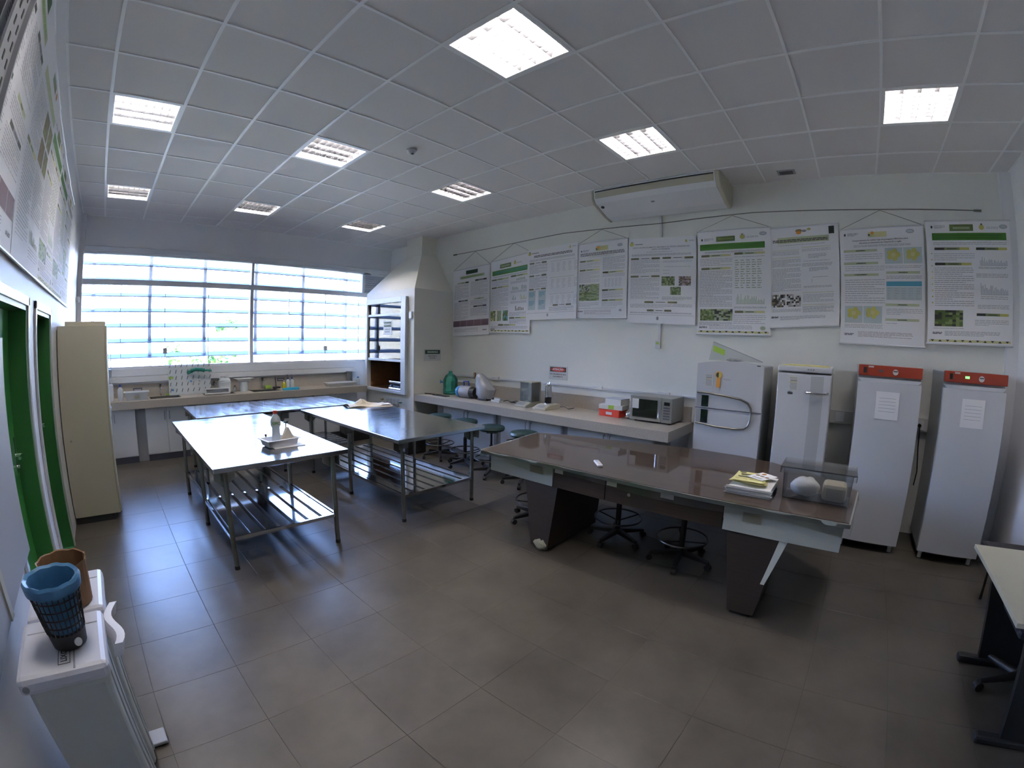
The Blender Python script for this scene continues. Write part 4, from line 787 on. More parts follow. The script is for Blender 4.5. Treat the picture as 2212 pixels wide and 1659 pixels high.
def incub(ya_, yb_, label, first):
    t = thing('incubator', label, 'incubator', (FX,(ya_+yb_)/2,0), 0, 'red-topped incubators'); w = (ya_-yb_)/2
    obj('cabinet_body', MB().box(.05,-w,.09,.65,w,1.75), M['frs'], t, bevel=.008)
    d = obj('incubator_door', arch_front(-w,w,.085,1.60,.018,.0), M['fridge'], t, smooth=True)
    obj('door_crown', MB().prism([(-w+.03,1.60),(w-.03,1.60),(w,1.635),(-w,1.635)], -.005, .05, axis='x'), M['fridge'], t, bevel=.003)
    p = obj('control_panel', MB().box(-.015,-w,1.655,.05,w,1.752), M['redp'], t, bevel=.004)
    obj('dial', MB().cyl((-.015,-.045,1.70),(-.022,-.045,1.70),.026), M['white'], p, smooth=True); obj('dial_mark', MB().box(-.0235,-.065,1.702,-.022,-.025,1.712), ink('k'), p)
    obj('power_switch', MB().box(-.020,w-.075,1.68,-.015,w-.045,1.73), M['dark'], p); obj('display', MB().box(-.018,.07,1.695,-.015,.11,1.715), M['slatdk'] if first else M['led'], p)
    obj('inventory_tag', MB().box(-.017,w-.14,1.73,-.015,w-.09,1.745), M['labelw'], p)
    obj('paper_notice', MB().box(-.0205,-.10,1.27,-.0195,.12,1.52), M['paper'], d)
    for k in range(5): obj('print', MB().box(-.0212,-.07,1.34+.03*k,-.0206,.09,1.343+.03*k), ink('t2'), d)
    for s in (-1, 1): obj('foot', MB().cyl((.07,s*(w-.05),0),(.07,s*(w-.05),.05),.022).cyl((.07,s*(w-.05),.05),(.07,s*(w-.05),.085),.022,.04), M['white'], t, smooth=True)
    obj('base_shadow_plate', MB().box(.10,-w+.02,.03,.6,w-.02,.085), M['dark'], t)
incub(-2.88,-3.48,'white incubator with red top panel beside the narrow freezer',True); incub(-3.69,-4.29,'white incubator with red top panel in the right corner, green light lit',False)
# ================================================================ AIR CONDITIONER, DETECTOR, VENT, POSTERS
ac = thing('air_conditioner', 'long white ceiling-mounted air conditioner above the posters', 'air conditioner', (5.65,-.65,H))
pf = [(5.36,3.775),(5.345,3.755),(5.355,3.66),(5.40,3.60),(5.70,3.50),(5.84,3.475),(5.90,3.52),(5.93,3.60),(5.93,3.775)]
obj('casing', MB().prism(pf, -1.42, .13, axis='y'), M['wall_white'], ac, world=True, bevel=.006)
for a, b in ((-1.47,-1.42),(.13,.17)): obj('end_cap', MB().prism([(x, z-.006 if z < 3.7 else z) for x, z in pf], a, b, axis='y'), M['desk'], ac, world=True, bevel=.012)
obj('air_outlet', MB().box(5.338,-1.40,3.735,5.35,.11,3.748), M['dark'], ac, world=True); 
obj('flap', MB().prism([(5.340,3.73),(5.348,3.655),(5.356,3.656),(5.348,3.73)], -1.40, .11, axis='y'), M['desk'], ac, world=True)
obj('badge', MB().cyl((5.47,.07,3.566),(5.476,.07,3.582),.022), ink('dk'), ac, world=True); obj('panel_mark', MB().box(5.50,-.62,3.555,5.52,-.58,3.566), ink('t'), ac, world=True)
sm = thing('smoke_detector', 'round white smoke detector on the ceiling', 'smoke detector', (3.16,.94,H)); obj('detector_base', MB().lathe([(.055,-.012),(.058,0)]), M['smoke_'], sm, smooth=True); obj('detector_head', MB().lathe([(.022,-.05),(.034,-.042),(.045,-.02),(.05,-.012)]), M['smoke_'], sm, smooth=True); obj('sensor_lens', MB().cyl((0,-.02,-.052),(0,-.02,-.046),.014), M['dark'], sm)
vn = thing('ceiling_vent', 'small grey ceiling vent right of the air conditioner', 'vent', (5.68,-2.15,H)); obj('vent_frame', MB().box(-.07,-.10,-.006,.07,.10,.004), M['grey'], vn); 
for k in range(5): obj('vent_slat', MB().box(-.045+.02*k,-.075,-.010,-.037+.02*k,.075,-.005), M['slatdk'], vn)
rope_pts = [(XR-.02,3.37,3.40),(XR-.03,2.55,3.40),(XR-.03,1.0,3.445),(XR-.03,-.5,3.40),(XR-.03,-1.70,3.425),(XR-.03,-3.0,3.39),(XR-.02,-4.20,3.378)]
rp = thing('hanging_rope', 'thin dark rope strung along the poster wall', 'rope', (XR,-.4,3.4)); obj('rope_strand', MB().tube(rope_pts, .005, 6), M['rope'], rp, world=True)
for p in (rope_pts[0], rope_pts[-1]): obj('rope_knot', MB().cyl((p[0],p[1]-.04,p[2]),(p[0],p[1]+.04,p[2]),.012), M['rope'], rp, world=True)
# poster printing: everything in poster coordinates u (0..1 right), v (0..1 down)
def poster(idx, y0, y1, zt1, zb1, zt2, zb2, label, items, off, side='R', tilt=0, bars=True, cords=None):
    # y0 = left edge as seen, y1 = right edge as seen; corners z at left / right edges
    cat = 'poster'; s = -1 if side == 'R' else 1
    X = XR-off if side == 'R' else off
    t = thing('poster', label, cat, (X, (y0+y1)/2, (zt1+zb1)/2), 0, 'research posters on the '+('right' if side == 'R' else 'left')+' wall')
    def P(u, v, d): 
        zt_ = zt1+(zt2-zt1)*u; zb_ = zb1+(zb2-zb1)*u; return (X+s*d*(1 if side == 'R' else 1), y0+(y1-y0)*u, zt_+(zb_-zt_)*v)
    def curl(u, v): return .004*math.sin(v*5+idx)+.006*v*(1 if idx % 2 else 0)
    N = 8; b = MB()
    for j in range(N+1):
        for i in range(N+1): b.v.append(P(i/N, j/N, curl(i/N, j/N)))
    for j in range(N):
        for i in range(N): a = j*(N+1)+i; b.f.append((a,a+N+1,a+N+2,a+1)); b.m.append(0)
    sh = obj('poster_sheet', b, M['paper'], t, world=True, smooth=False)
    md = sh.modifiers.new('solid', 'SOLIDIFY'); md.thickness = .0015; md.offset = -1
    groups = {}; bodyg = {}
    def flush(nm, gs, stuff=False):
        if not gs: return
        big = MB(); ms = []
        for c, g_ in gs.items():
            b0 = len(big.v); big.v += g_.v; big.f += [[b0+i for i in f] for f in g_.f]; big.m += [len(ms)]*len(g_.f); ms.append(ink(c))
        o = obj(nm, big, ms, t, world=True)
        if stuff: o['kind'] = 'stuff'
        gs.clear()
    def rect(u0, v0, u1, v1, c, lift=.0012):
        g_ = groups.setdefault(c, MB()); K = max(1, int((v1-v0)*8))
        for k in range(K):
            a0 = v0+(v1-v0)*k/K; a1 = v0+(v1-v0)*(k+1)/K
            vs_ = [P(u0,a0,curl(u0,a0)+lift),P(u1,a0,curl(u1,a0)+lift),P(u1,a1,curl(u1,a1)+lift),P(u0,a1,curl(u0,a1)+lift)]
            g_.add(vs_, [(3,2,1,0) if side == 'R' else (0,1,2,3)])
    R = random.Random(idx*13+1)
    def lines(u0, v0, u1, v1, n, c='t2', th=.0022):
        for k in range(n):
            v = v0+(v1-v0)*(k+.5)/n; e_ = u1 if (k % 4 != 3) else u0+(u1-u0)*R.uniform(.4,.85); x = u0
            while x < e_-.01:
                w = R.uniform(.02,.07); rect(x, v-th, min(e_, x+w), v+th, c, .0022); x += w+.007
    for it in items:
        k = it[0]
        if k == 'l':
            keep = dict(groups); groups.clear(); groups.update(bodyg); lines(*it[1:6], **(it[6] if len(it) > 6 else {})); bodyg.update(groups); groups.clear(); continue
        if k == 'r': rect(*it[1:6], *( [it[6]] if len(it) > 6 else []))
        elif k == 'h':   # section heading bar
            u0, v0, u1 = it[1:4]; c1, c2 = it[4:6]; hh = .021; W_ = u1-u0
            rect(u0, v0, u0+W_*.28, v0+hh, c1); rect(u0+W_*.28, v0, u0+W_*.72, v0+hh, it[6] if len(it) > 6 else 'pg'); rect(u0+W_*.72, v0, u1, v0+hh, c2); rect(u0+W_*.36, v0+hh*.35, u0+W_*.64, v0+hh*.65, 'k', .0016)
        elif k == 'c':   # column chart
            u0, v0, u1, v1, n, c = it[1:7]
            for q in range(n): hgt = (v1-v0)*R.uniform(.35,.95)*(1-.5*q/n); x = u0+(u1-u0)*q/n; rect(x, v1-hgt, x+(u1-u0)/n*.5, v1, c)
            rect(u0, v1, u1, v1+.002, 't')
        elif k == 'p':   # photo: mosaic of dark patches
            u0, v0, u1, v1, cs = it[1:6]; nx_, ny_ = 8, 7
            for a in range(nx_):
                for b2 in range(ny_): rect(u0+(u1-u0)*a/nx_, v0+(v1-v0)*b2/ny_, u0+(u1-u0)*(a+1)/nx_, v0+(v1-v0)*(b2+1)/ny_, R.choice(cs))
        elif k == 'o':   # blobs (fruit, logo dots)
            u0, v0, ru, rv, c = it[1:6]; g_ = groups.setdefault(c, MB()); L_ = it[6] if len(it) > 6 else .002
            pts = [P(u0+ru*math.cos(a*PI/8), v0+rv*math.sin(a*PI/8), curl(u0,v0)+L_) for a in range(16)]; g_.add(pts, [list(range(16))])
        elif k == 'z':   # triangle border
            for q in range(11):
                u_ = .06+.088*q; g_ = groups.setdefault('dk', MB()); up = q % 2; a = .966; b2 = .982
                tri = [(u_-.022, a if not up else b2), (u_+.022, a if not up else b2), (u_, b2 if not up else a)]
                g_.add([P(x, y, curl(x, y)+.0022) for x, y in tri], [(0,1,2)])
            rect(.02,.966,.98,.984,'yl')
        elif k == 't':
            s_, u_, v_, size, c = it[1:6]; p = P(u_, v_, curl(u_, v_)+.0025); ang = math.atan2(zt2-zt1, abs(y1-y0))
            text(t, s_, size, (F_mx(*p) if side == 'R' else F_px(*p)) @ Matrix.Rotation(ang, 4, 'Z'), c, bold=.0004, world=True)
        flush({'r':'printed_block','h':'heading_bar','c':'bar_chart','p':'printed_photo','o':'emblem','z':'triangle_border'}.get(k,'print'), groups, k in 'czp')
    flush('body_text', bodyg, True)
    if bars:
        e = .012
        obj('bottom_rod', MB().tube([P(-e,1,.004), P(1+e,1,.004)], .009, 8), M['white'], t, world=True, smooth=True)
        obj('top_rod', MB().tube([P(-e,0,.004), P(1+e,0,.004)], .008, 8), M['white'], t, world=True, smooth=True)
    if cords:
        yc, zc = cords; obj('hanging_cord', MB().tube([P(.0,0,.006), (X-.002 if side=='R' else X+.002, yc, zc), P(1,0,.006)], .0028, 5), M['rope'], t, world=True)
    return t
squig = lambda u, v: [('l', u, v, u+.11, v+.018, 2, dict(c='k', th=.003))]
leaf_logo = lambda u, v: [('o', u, v, .012, .012, 'k'), ('l', u+.03, v-.014, u+.16, v+.014, 4)]
pear = lambda u, v: [('o', u, v, .032, .022, 'y'), ('o', u, v-.022, .014, .008, 'bn'), ('l', u+.05, v-.006, u+.16, v+.014, 2)]
scr = lambda u, v: [('o', u, v, .05, .018, 't2'), ('o', u, v, .035, .010, 'lb', .0026)]
P1 = [('r',.36,.035,.68,.09,'gr'),('r',.20,.11,.86,.15,'pg'),('l',.24,.12,.82,.142,2,dict(c='g')),('h',.12,.20,.44,'pg','dk'),('h',.62,.19,.92,'dk','dk','t'),('l',.04,.23,.44,.45,16),('l',.50,.21,.95,.42,13),
      ('h',.16,.47,.42,'dk','gr','t'),('l',.04,.50,.44,.76,20),('h',.60,.46,.86,'pg','pg'),('l',.50,.49,.95,.56,5),('h',.58,.57,.92,'dk','dk','t'),('l',.50,.60,.95,.72,9),
      ('r',.02,.775,.985,.865,'br')]+[('r',.02+.193*k,.775,.024+.193*k,.865,'w',.002) for k in range(1,5)]+[('l',.05,.89,.72,.95,5)]+squig(.84,.92)
P2 = [('r',.24,.07,.52,.125,'ph'),('r',.27,.085,.49,.11,'ph3',.0016)]+pear(.62,.09)+[('r',.04,.145,.97,.21,'gd'),('r',.10,.165,.90,.172,'bl',.0016),('r',.10,.185,.90,.19,'bl',.0016),('l',.06,.225,.95,.24,2),('h',.03,.26,.46,'ol','yl'),('h',.52,.25,.97,'ol','yl'),('l',.03,.29,.46,.36,5),('h',.03,.37,.46,'ol','yl'),
      ('l',.03,.40,.46,.69,18),('p',.01,.70,.14,.84,['ph2','ph3','yl','ph']),('p',.18,.70,.29,.84,['ph2','ph3','pt']),('p',.33,.70,.46,.84,['ph','ph2','cy']),
      ('c',.66,.27,.88,.32,6,'pt'),('l',.52,.33,.95,.36,3),('c',.56,.38,.72,.44,5,'pt'),('c',.78,.37,.96,.44,7,'pt'),('l',.52,.45,.95,.48,3),('c',.56,.50,.66,.57,4,'pt'),('c',.76,.49,.92,.57,7,'yl'),('l',.52,.59,.95,.62,3),('c',.64,.64,.86,.71,6,'ol'),
      ('l',.50,.73,.95,.78,5),('h',.50,.795,.92,'ol','yl'),('l',.50,.825,.92,.88,5),('h',.22,.885,.66,'ol','yl'),('l',.03,.91,.95,.945,3)]+squig(.02,.945)+[('z',)]
P3 = pear(.05,.06)[:2]+[('r',.09,.052,.24,.064,'t'),('o',.86,.045,.016,.018,'y'),('l',.90,.035,.97,.05,2),('l',.14,.09,.90,.125,2,dict(c='k',th=.005)),('l',.05,.145,.95,.175,3)]+\
     [('h',.05,.19,.40,'ol','ol','w'),('l',.05,.22,.42,.35,12),('h',.05,.37,.40,'ol','ol','w'),('l',.05,.40,.42,.55,14),('h',.05,.56,.40,'ol','ol','w'),('r',.04,.59,.19,.86,'lb'),('r',.25,.59,.40,.86,'lb')]+\
     [('l',.06+.21*k,.61+.12*j,.17+.21*k,.68+.12*j,4,dict(c='bl',th=.004)) for k in (0,1) for j in (0,1)]+\
     [('l',.48,.20+.225*k,.95,.215+.225*k,1) for k in range(3)]+[('l',.50+.11*c,.23+.225*k,.56+.11*c,.36+.225*k,7) for k in range(3) for c in range(5)]+[('h',.55,.80,.90,'ol','ol','w'),('l',.48,.83,.95,.89,5),('r',.02,.905,.98,.908,'t'),('o',.45,.94,.016,.022,'t')]
P4 = leaf_logo(.08,.10)+[('r',.38,.055,.62,.115,'yl'),('o',.42,.075,.028,.018,'o'),('o',.39,.09,.018,.012,'gd')]+scr(.85,.07)+[('l',.06,.13,.94,.175,3,dict(c='k',th=.004)),('l',.25,.18,.75,.195,1)]+\
     [('h',.05,.23,.46,'ol','yl'),('l',.05,.26,.46,.34,6),('h',.05,.35,.46,'ol','yl'),('l',.05,.38,.46,.53,11),('p',.05,.55,.26,.66,['dk','ph2','s','pt']),('p',.26,.55,.46,.66,['pt','ph3','ph2']),('p',.05,.66,.46,.77,['pt','ph3','ph2','ph']),('l',.04,.79,.46,.85,4),
      ('l',.52,.21,.95,.38,14),('h',.52,.40,.92,'ol','yl'),('l',.52,.43,.95,.47,3)]+[('l',.56+.07*c,.49,.61+.07*c,.60,7) for c in range(5)]+[('h',.52,.63,.92,'ol','yl'),('l',.52,.66,.92,.74,6),('h',.52,.76,.92,'ol','yl'),('l',.52,.79,.92,.85,4),('l',.04,.865,.80,.875,1)]+squig(.03,.90)+[('l',.16,.89,.70,.95,5,dict(c='pk')),('o',.88,.90,.028,.014,'t2')]
P5 = pear(.05,.07)[:2]+[('r',.10,.068,.22,.078,'t'),('o',.86,.055,.016,.016,'y'),('l',.90,.045,.97,.06,2),('t','EFEITO DE PARCELAMENTO EM RAMOS DE VIDEIRA NIAGARA NO',.49,.115,.0262,'t'),('t','OESTE CATARINENSE',.49,.14,.0262,'t'),('l',.28,.165,.66,.175,1),('l',.05,.19,.93,.215,3),
      ('h',.04,.235,.48,'ol','ol','w'),('l',.04,.26,.48,.42,12),('h',.04,.445,.48,'ol','ol','w'),('l',.04,.475,.48,.72,18),('h',.52,.235,.96,'ol','ol','w'),('l',.53,.275,.95,.30,2),('l',.55,.345,.92,.352,1),('l',.53,.385,.62,.392,1),('l',.53,.42,.62,.428,1),
      ('p',.51,.46,.70,.565,['ph','dk','ph2','ph3']),('p',.76,.46,.93,.565,['bn','dk','t','pk','br']),('p',.64,.58,.79,.67,['ph2','ph3','ph']),('l',.52,.69,.95,.73,4),('h',.26,.745,.74,'ol','ol','w'),('l',.04,.775,.95,.82,4),('h',.30,.84,.66,'ol','ol','w'),('l',.04,.87,.95,.885,2),('r',.02,.90,.98,.903,'t'),('o',.46,.94,.018,.022,'t')]
P6 = leaf_logo(.06,.085)+[('r',.26,.06,.52,.11,'ph'),('r',.29,.075,.50,.095,'ph2',.0016),('o',.62,.075,.030,.022,'y'),('o',.62,.052,.012,.007,'dk'),('l',.68,.07,.84,.09,2)]+scr(.90,.055)+[('r',.03,.13,.92,.19,'gd'),('r',.08,.15,.88,.155,'gr',.0016),('r',.08,.168,.88,.173,'gr',.0016),('l',.10,.205,.90,.22,2)]+\
     [('h',.05,.235,.46,'ol','yl'),('l',.03,.27,.48,.345,5),('h',.05,.36,.46,'ol','yl'),('l',.03,.39,.48,.74,23,dict(th=.0026)),('p',.04,.76,.24,.87,['ph','ph2','ph3']),('p',.24,.76,.49,.87,['ph3','dk','pt','ph2']),('l',.03,.88,.49,.915,4),
      ('h',.51,.225,.92,'ol','yl'),('l',.51,.26,.92,.275,1)]+[('l',.52+.075*c,.29,.575+.075*c,.57,13,dict(c='pt',th=.004)) for c in range(5)]+[('c',.54,.60,.92,.71,26,'bg'),('l',.51,.735,.94,.755,2),('h',.52,.775,.92,'ol','yl'),('l',.50,.81,.94,.90,5)]+squig(.03,.925)+[('l',.17,.91,.76,.95,3,dict(c='t2')),('o',.90,.935,.035,.018,'pt'),('z',)]
P7 = [('o',.42,.045,.05,.016,'bn'),('o',.42,.065,.04,.016,'o'),('o',.50,.05,.035,.012,'t'),('o',.57,.035,.03,.012,'y'),('r',.86,.02,.94,.095,'dk'),('r',.10,.105,.86,.165,'pg'),('l',.03,.125,.84,.155,2,dict(c='k',th=.005)),('l',.10,.18,.80,.19,1),('r',.02,.235,.42,.238,'y'),('l',.02,.245,.42,.285,3),('r',.02,.31,.44,.313,'y'),('l',.02,.325,.44,.40,6),('l',.02,.415,.44,.645,17),
      ('r',.46,.215,.88,.218,'y'),('l',.46,.23,.88,.26,2),('l',.55,.285,.82,.33,4),('l',.48,.35,.86,.36,1),('l',.46,.375,.90,.41,3),('l',.56,.42,.84,.46,4),('r',.60,.53,.604,.57,'t'),('r',.61,.515,.84,.518,'t'),('l',.48,.60,.90,.62,2),('r',.46,.665,.92,.668,'y'),('l',.47,.68,.92,.76,6),('r',.46,.785,.93,.788,'y'),('l',.47,.80,.92,.86,6),
      ('p',.01,.675,.21,.80,['dk','w','dk','bn','t']),('p',.23,.675,.44,.80,['w','dk','t2','pk','s']),('l',.02,.82,.44,.85,3),('l',.14,.89,.80,.93,4)]+squig(.01,.89)
def fruit(u0, v0, R_=9): return [('o', u0+.055*math.cos(k*1.257), v0+.032*math.sin(k*1.257), .030, .022, 'y', .0022+.0003*k) for k in range(5)]+[('o', u0, v0, .026, .018, 'yl', .004)]
P8 = leaf_logo(.06,.05)+[('r',.34,.035,.56,.08,'yl'),('o',.39,.045,.020,.014,'o'),('o',.35,.06,.014,.008,'gr')]+scr(.84,.045)+[('t','Comportamento do cultivar copa de pessegueiro BRS-Libra sobre',.48,.105,.0225,'k'),('t','diferentes portaenxertos em Chapecó-SC e região',.48,.128,.0225,'k'),('l',.16,.145,.84,.165,2)]+\
     [('h',.04,.185,.44,'pg','pg'),('t','Introdução',.24,.194,.016,'k'),('l',.05,.22,.50,.275,3),('h',.04,.295,.45,'pg','pg'),('t','Objetivo',.24,.304,.016,'k'),('l',.05,.325,.52,.375,3),('h',.04,.395,.45,'pg','pg'),('t','MATERIAL E MÉTODOS',.24,.404,.014,'k'),('l',.05,.44,.52,.655,11,dict(th=.0026)),
      ('r',.05,.675,.26,.82,'lb'),('r',.27,.675,.49,.82,'lb')]+fruit(.155,.735)+fruit(.375,.73)+[('l',.05,.83,.50,.865,3),('r',.53,.18,.74,.315,'lb'),('r',.75,.18,.97,.315,'lb')]+fruit(.63,.24)+fruit(.86,.24)+\
     [('l',.53,.33,.96,.355,2),('h',.54,.38,.94,'pg','pg'),('t','Resultados',.74,.389,.016,'k'),('l',.54,.415,.96,.445,3),('r',.54,.465,.96,.505,'bl'),('r',.54,.51,.96,.62,'lb')]+[('l',.55+.085*c,.515,.60+.085*c,.615,5,dict(th=.003)) for c in range(5)]+[('h',.53,.65,.93,'pg','pg'),('t','Conclusão',.73,.659,.016,'k'),('l',.54,.69,.97,.745,4),('h',.53,.775,.93,'pg','pg'),('t','Agradecimentos',.73,.784,.014,'k'),('l',.54,.81,.68,.82,1),('l',.21,.89,.86,.94,5,dict(c='pk'))]+squig(.05,.91)
P9 = leaf_logo(.07,.05)+[('r',.28,.03,.56,.085,'ph'),('r',.32,.05,.52,.07,'ph3',.0016),('o',.66,.055,.032,.022,'y'),('o',.66,.03,.012,.007,'dk'),('l',.72,.05,.86,.07,2)]+scr(.92,.05)+[('r',.07,.10,.95,.16,'gd'),('r',.12,.118,.90,.123,'gr',.0016),('r',.12,.138,.90,.143,'gr',.0016),('l',.08,.175,.95,.20,2)]+\
     [('h',.09,.22,.50,'dk','y','ph2'),('l',.08,.265,.56,.33,4),('h',.09,.345,.52,'dk','y','ph2'),('l',.08,.38,.54,.70,19,dict(th=.0026)),('p',.08,.73,.41,.86,['ph','ph2','ph','dk']),('l',.07,.87,.42,.88,1),('h',.58,.22,.95,'dk','y','ph2'),('c',.62,.29,.95,.365,26,'bar'),('l',.60,.375,.94,.395,2),('l',.57,.43,.95,.465,3),('c',.62,.50,.95,.60,26,'bar'),('l',.62,.61,.94,.64,2),
      ('l',.58,.68,.96,.715,3),('h',.57,.75,.95,'dk','y','ph2'),('l',.55,.80,.95,.85,4)]+[('o',.055,.27+.05*k,.010,.006,'y') for k in range(9)]+squig(.06,.905)+[('l',.20,.895,.85,.935,4),('z',)]
poster(1,3.40,2.48,3.105,1.92,3.14,1.955,'grey-white poster with a row of purple squares, closest to the fume hood',P1,.012,cords=(2.85,3.395))
poster(2,2.45,1.595,3.165,1.985,3.235,1.975,'narrow poster with green title bar and three plant photos, left half of wall',P2,.020,cords=(1.95,3.42))
poster(3,1.66,.735,3.26,2.175,3.285,2.19,'white poster with pale blue sketches and small tables',P3,.030,bars=False)
poster(4,.74,-.05,3.245,2.19,3.255,2.185,'white poster with a mosaic of greenish lab photos at its left',P4,.022,cords=(.35,3.42))
poster(5,-.07,-.995,3.235,2.125,3.20,2.10,'white poster with three garden photos, directly below the air conditioner pipe',P5,.032,bars=False)
poster(6,-1.015,-1.90,3.24,1.995,3.24,2.0,'poster with green title bar, table and green column chart above the refrigerator',P6,.022,cords=(-1.45,3.41))
poster(7,-1.90,-2.665,3.22,2.09,3.25,2.135,'white poster with brown bowls logo and black-and-white photos',P7,.014)
poster(8,-2.68,-3.59,3.17,1.955,3.215,1.957,'white poster with four photos of yellow fruit and a blue table header',P8,.024,cords=(-3.13,3.38))
poster(9,-3.61,-4.525,3.245,2.0,3.27,2.03,'rightmost poster with green title bar and grey column charts',P9,.062)
# left wall posters (seen at a grazing angle)
lp = [( -1.02,-.03,'first left wall poster, at the top left edge of the photo'),(-.03,.95,'left wall poster with a cluster of four brown photos'),(.95,1.86,'left wall poster with a green title bar and a turquoise photo'),(1.87,2.75,'left wall poster with green title bar above the second green door'),(2.75,3.61,'left wall poster nearest the window')]
for k, (a, b, l) in enumerate(lp):
    it = P6 if k in (2, 3) else (P4 if k == 4 else P1 if k == 0 else [('r',.40,.03,.62,.07,'ph3'),('o',.7,.05,.03,.02,'o'),('r',.10,.12,.90,.165,'pg'),('l',.06,.20,.46,.45,16),('p',.50,.20,.70,.32,['bn','ol','kn' if 0 else 'ph2']),('p',.74,.20,.92,.32,['bn','ol','ph2']),('p',.50,.34,.70,.46,['bn','ol']),('p',.74,.34,.92,.46,['bn','ph2','ol']),('l',.06,.50,.46,.90,24),('l',.52,.50,.94,.74,14),('h',.06,.47,.44,'ol','yl'),('c',.55,.77,.90,.86,12,'pt'),('l',.52,.88,.94,.94,4)])
    it = [x for x in it if x[0] != 't']
    poster(20+k, a, b, 3.46, 2.245, 3.46, 2.24, l, it, .010+.006*(4-k), 'L')
pc = thing('slotted_channel', 'perforated grey metal channel at the top left corner', 'metal channel', (.07,-.93,2.4))
obj('channel_strip', MB().box(-.01,-.09,-.25,.0,.09,1.38).box(-.01,.075,-.25,.02,.09,1.38), M['grey'], pc)
for k in range(22):
    for s in (-.035, .035): obj('slot', MB().box(-.001,s-.008,-.2+k*.07,.002,s+.008,-.165+k*.07), M['dark'], pc)
nb = thing('notice_board', 'grey board on the left wall at the left edge of the photo', 'board', (.005,-1.0,1.3))
obj('board_panel', MB().box(0,-.9,-.49,.014,.915,.55), M['lam2'], nb); obj('board_strip', MB().box(.014,.19,-.49,.022,.24,.50), M['desk'], nb)
# ================================================================ BEIGE LOCKER
lk = thing('steel_locker', 'tall beige steel locker beside the green door', 'cabinet', (.255,2.96,0))
obj('locker_body', MB().box(-.245,-.43,.07,.245,.43,1.985), M['beige'], lk, bevel=.004)
obj('plinth', MB().box(-.24,-.42,0,.18,.42,.07), M['dark'], lk)
for s in (-1, 1):
    d = obj('locker_door', MB().box(.247,-.425 if s < 0 else .004,.08,.263,-.004 if s < 0 else .425,1.98), M['beige'], lk, bevel=.002); obj('locker_handle', MB().box(.263,s*.05-.01,1.0,.28,s*.05+.01,1.12), M['chrome'], d)
tag(obj('flat_carton', MB().box(.08,2.62,1.986,.50,3.3,2.03), M['beige'], bevel=.003), 'flat beige box lying on top of the steel locker', 'box')
# ================================================================ WASTE BINS (foreground left)
def waste_bin(loc, rz, label):
    t = thing('waste_bin', label, 'bin', loc, rz, 'grey pedal bins with white lids')
    obj('bin_body', MB().loft([(-.12,-.15,0),(.12,-.15,0),(.12,.15,0),(-.12,.15,0)], [(-.138,-.160,.80),(.138,-.160,.80),(.138,.160,.80),(-.138,.160,.80)]), M['binm'], t, bevel=.02)
    for y in (-.06, .06): obj('body_rib', MB().loft([(.118,y-.012,.02),(.128,y-.012,.02),(.128,y+.012,.02),(.118,y+.012,.02)],[(.135,y-.012,.78),(.142,y-.012,.78),(.142,y+.012,.78),(.135,y+.012,.78)]), M['binm'], t)
    l = obj('bin_lid', MB().box(-.158,-.178,.80,.152,.178,.865), M['lid'], t, bevel=.02); obj('lid_groove', MB().box(-.13,.08,.8645,.13,.086,.8665).box(.04,-.17,.8645,.046,.08,.8665), M['grey'], l)
    obj('hinge_pin', MB().cyl((-.130,-.182,.83),(-.130,-.176,.83),.012), M['grey'], l)
    obj('pedal', MB().box(.11,-.05,.01,.20,.05,.03), M['grey'], t, bevel=.005); return t
w1 = waste_bin((.255,-1.12,0), 0, 'grey waste bin nearest the camera with LIXO on its white lid')
lb_ = obj('label_frame', MB().box(-.012,-.135,.8645,-.010,-.045,.8662).box(.028,-.135,.8645,.030,-.045,.8662).box(-.012,-.047,.8645,.030,-.045,.8662).box(-.012,-.137,.8645,.030,-.135,.8662), ink('k'), bpy.data.objects['bin_lid'])
text(bpy.data.objects['bin_lid'], 'LIXO', .030, Matrix.Translation((.009,-.091,.8662)) @ Matrix.Rotation(PI/2,4,'Z'), 'k', bold=.0008)
w2_ = dup(w1, (.265,-.755,0), 0, 'second grey waste bin behind the near one')
bpy.data.objects['bin_lid']['label'] = 'white lid with LIXO print'
# wavy white lid leaning at the side of second bin
lw = MB(); 
for j in range(13):
    v = j/12
    for dx in (0, .03): lw.v.append((dx+.02*math.sin(v*2*PI+.4), .30*v, 0)); lw.v.append((dx+.02*math.sin(v*2*PI+.4)+.015, .30*v, .05))
for j in range(12):
    a = j*4
    for p_, q_ in ((0,1),(1,3),(3,2),(2,0)): lw.f.append((a+p_, a+q_, a+4+q_, a+4+p_)); lw.m.append(0)
lw.f += [(0,2,3,1),(48,49,51,50)]; lw.m += [0,0]
tag(obj('curved_tray', lw, M['paper'], smooth=True), 'curved white plastic piece sticking out beside the rear bin', 'plastic piece').location = (.412,-1.17,.79)
bk = thing('waste_basket', 'black mesh waste basket lined with a blue bag on the near bin', 'basket', (.288,-1.14,.867))
hB = .24; r0, r1 = .060, .090
obj('basket_base', MB().lathe([(.05,0),(r0,.004),(r0+.008,.06),(r0+.006,.062)], n=28), M['blackb'], bk, smooth=True)
for k in range(28):
    a = k*2*PI/28; obj('basket_rib', MB().cyl(((r0+.008)*math.cos(a),(r0+.008)*math.sin(a),.06),(r1*math.cos(a),r1*math.sin(a),hB-.01),.0022,n=5), M['blackb'], bk)
for k in range(5):
    z_ = .06+(hB-.07)*(k+1)/5.5; r_ = r0+.008+(r1-r0-.008)*(z_-.06)/(hB-.07); obj('basket_hoop', MB().tube([(r_*math.cos(i*PI/14), r_*math.sin(i*PI/14), z_) for i in range(28)], .0028, 5, closed=True), M['blackb'], bk, smooth=True)
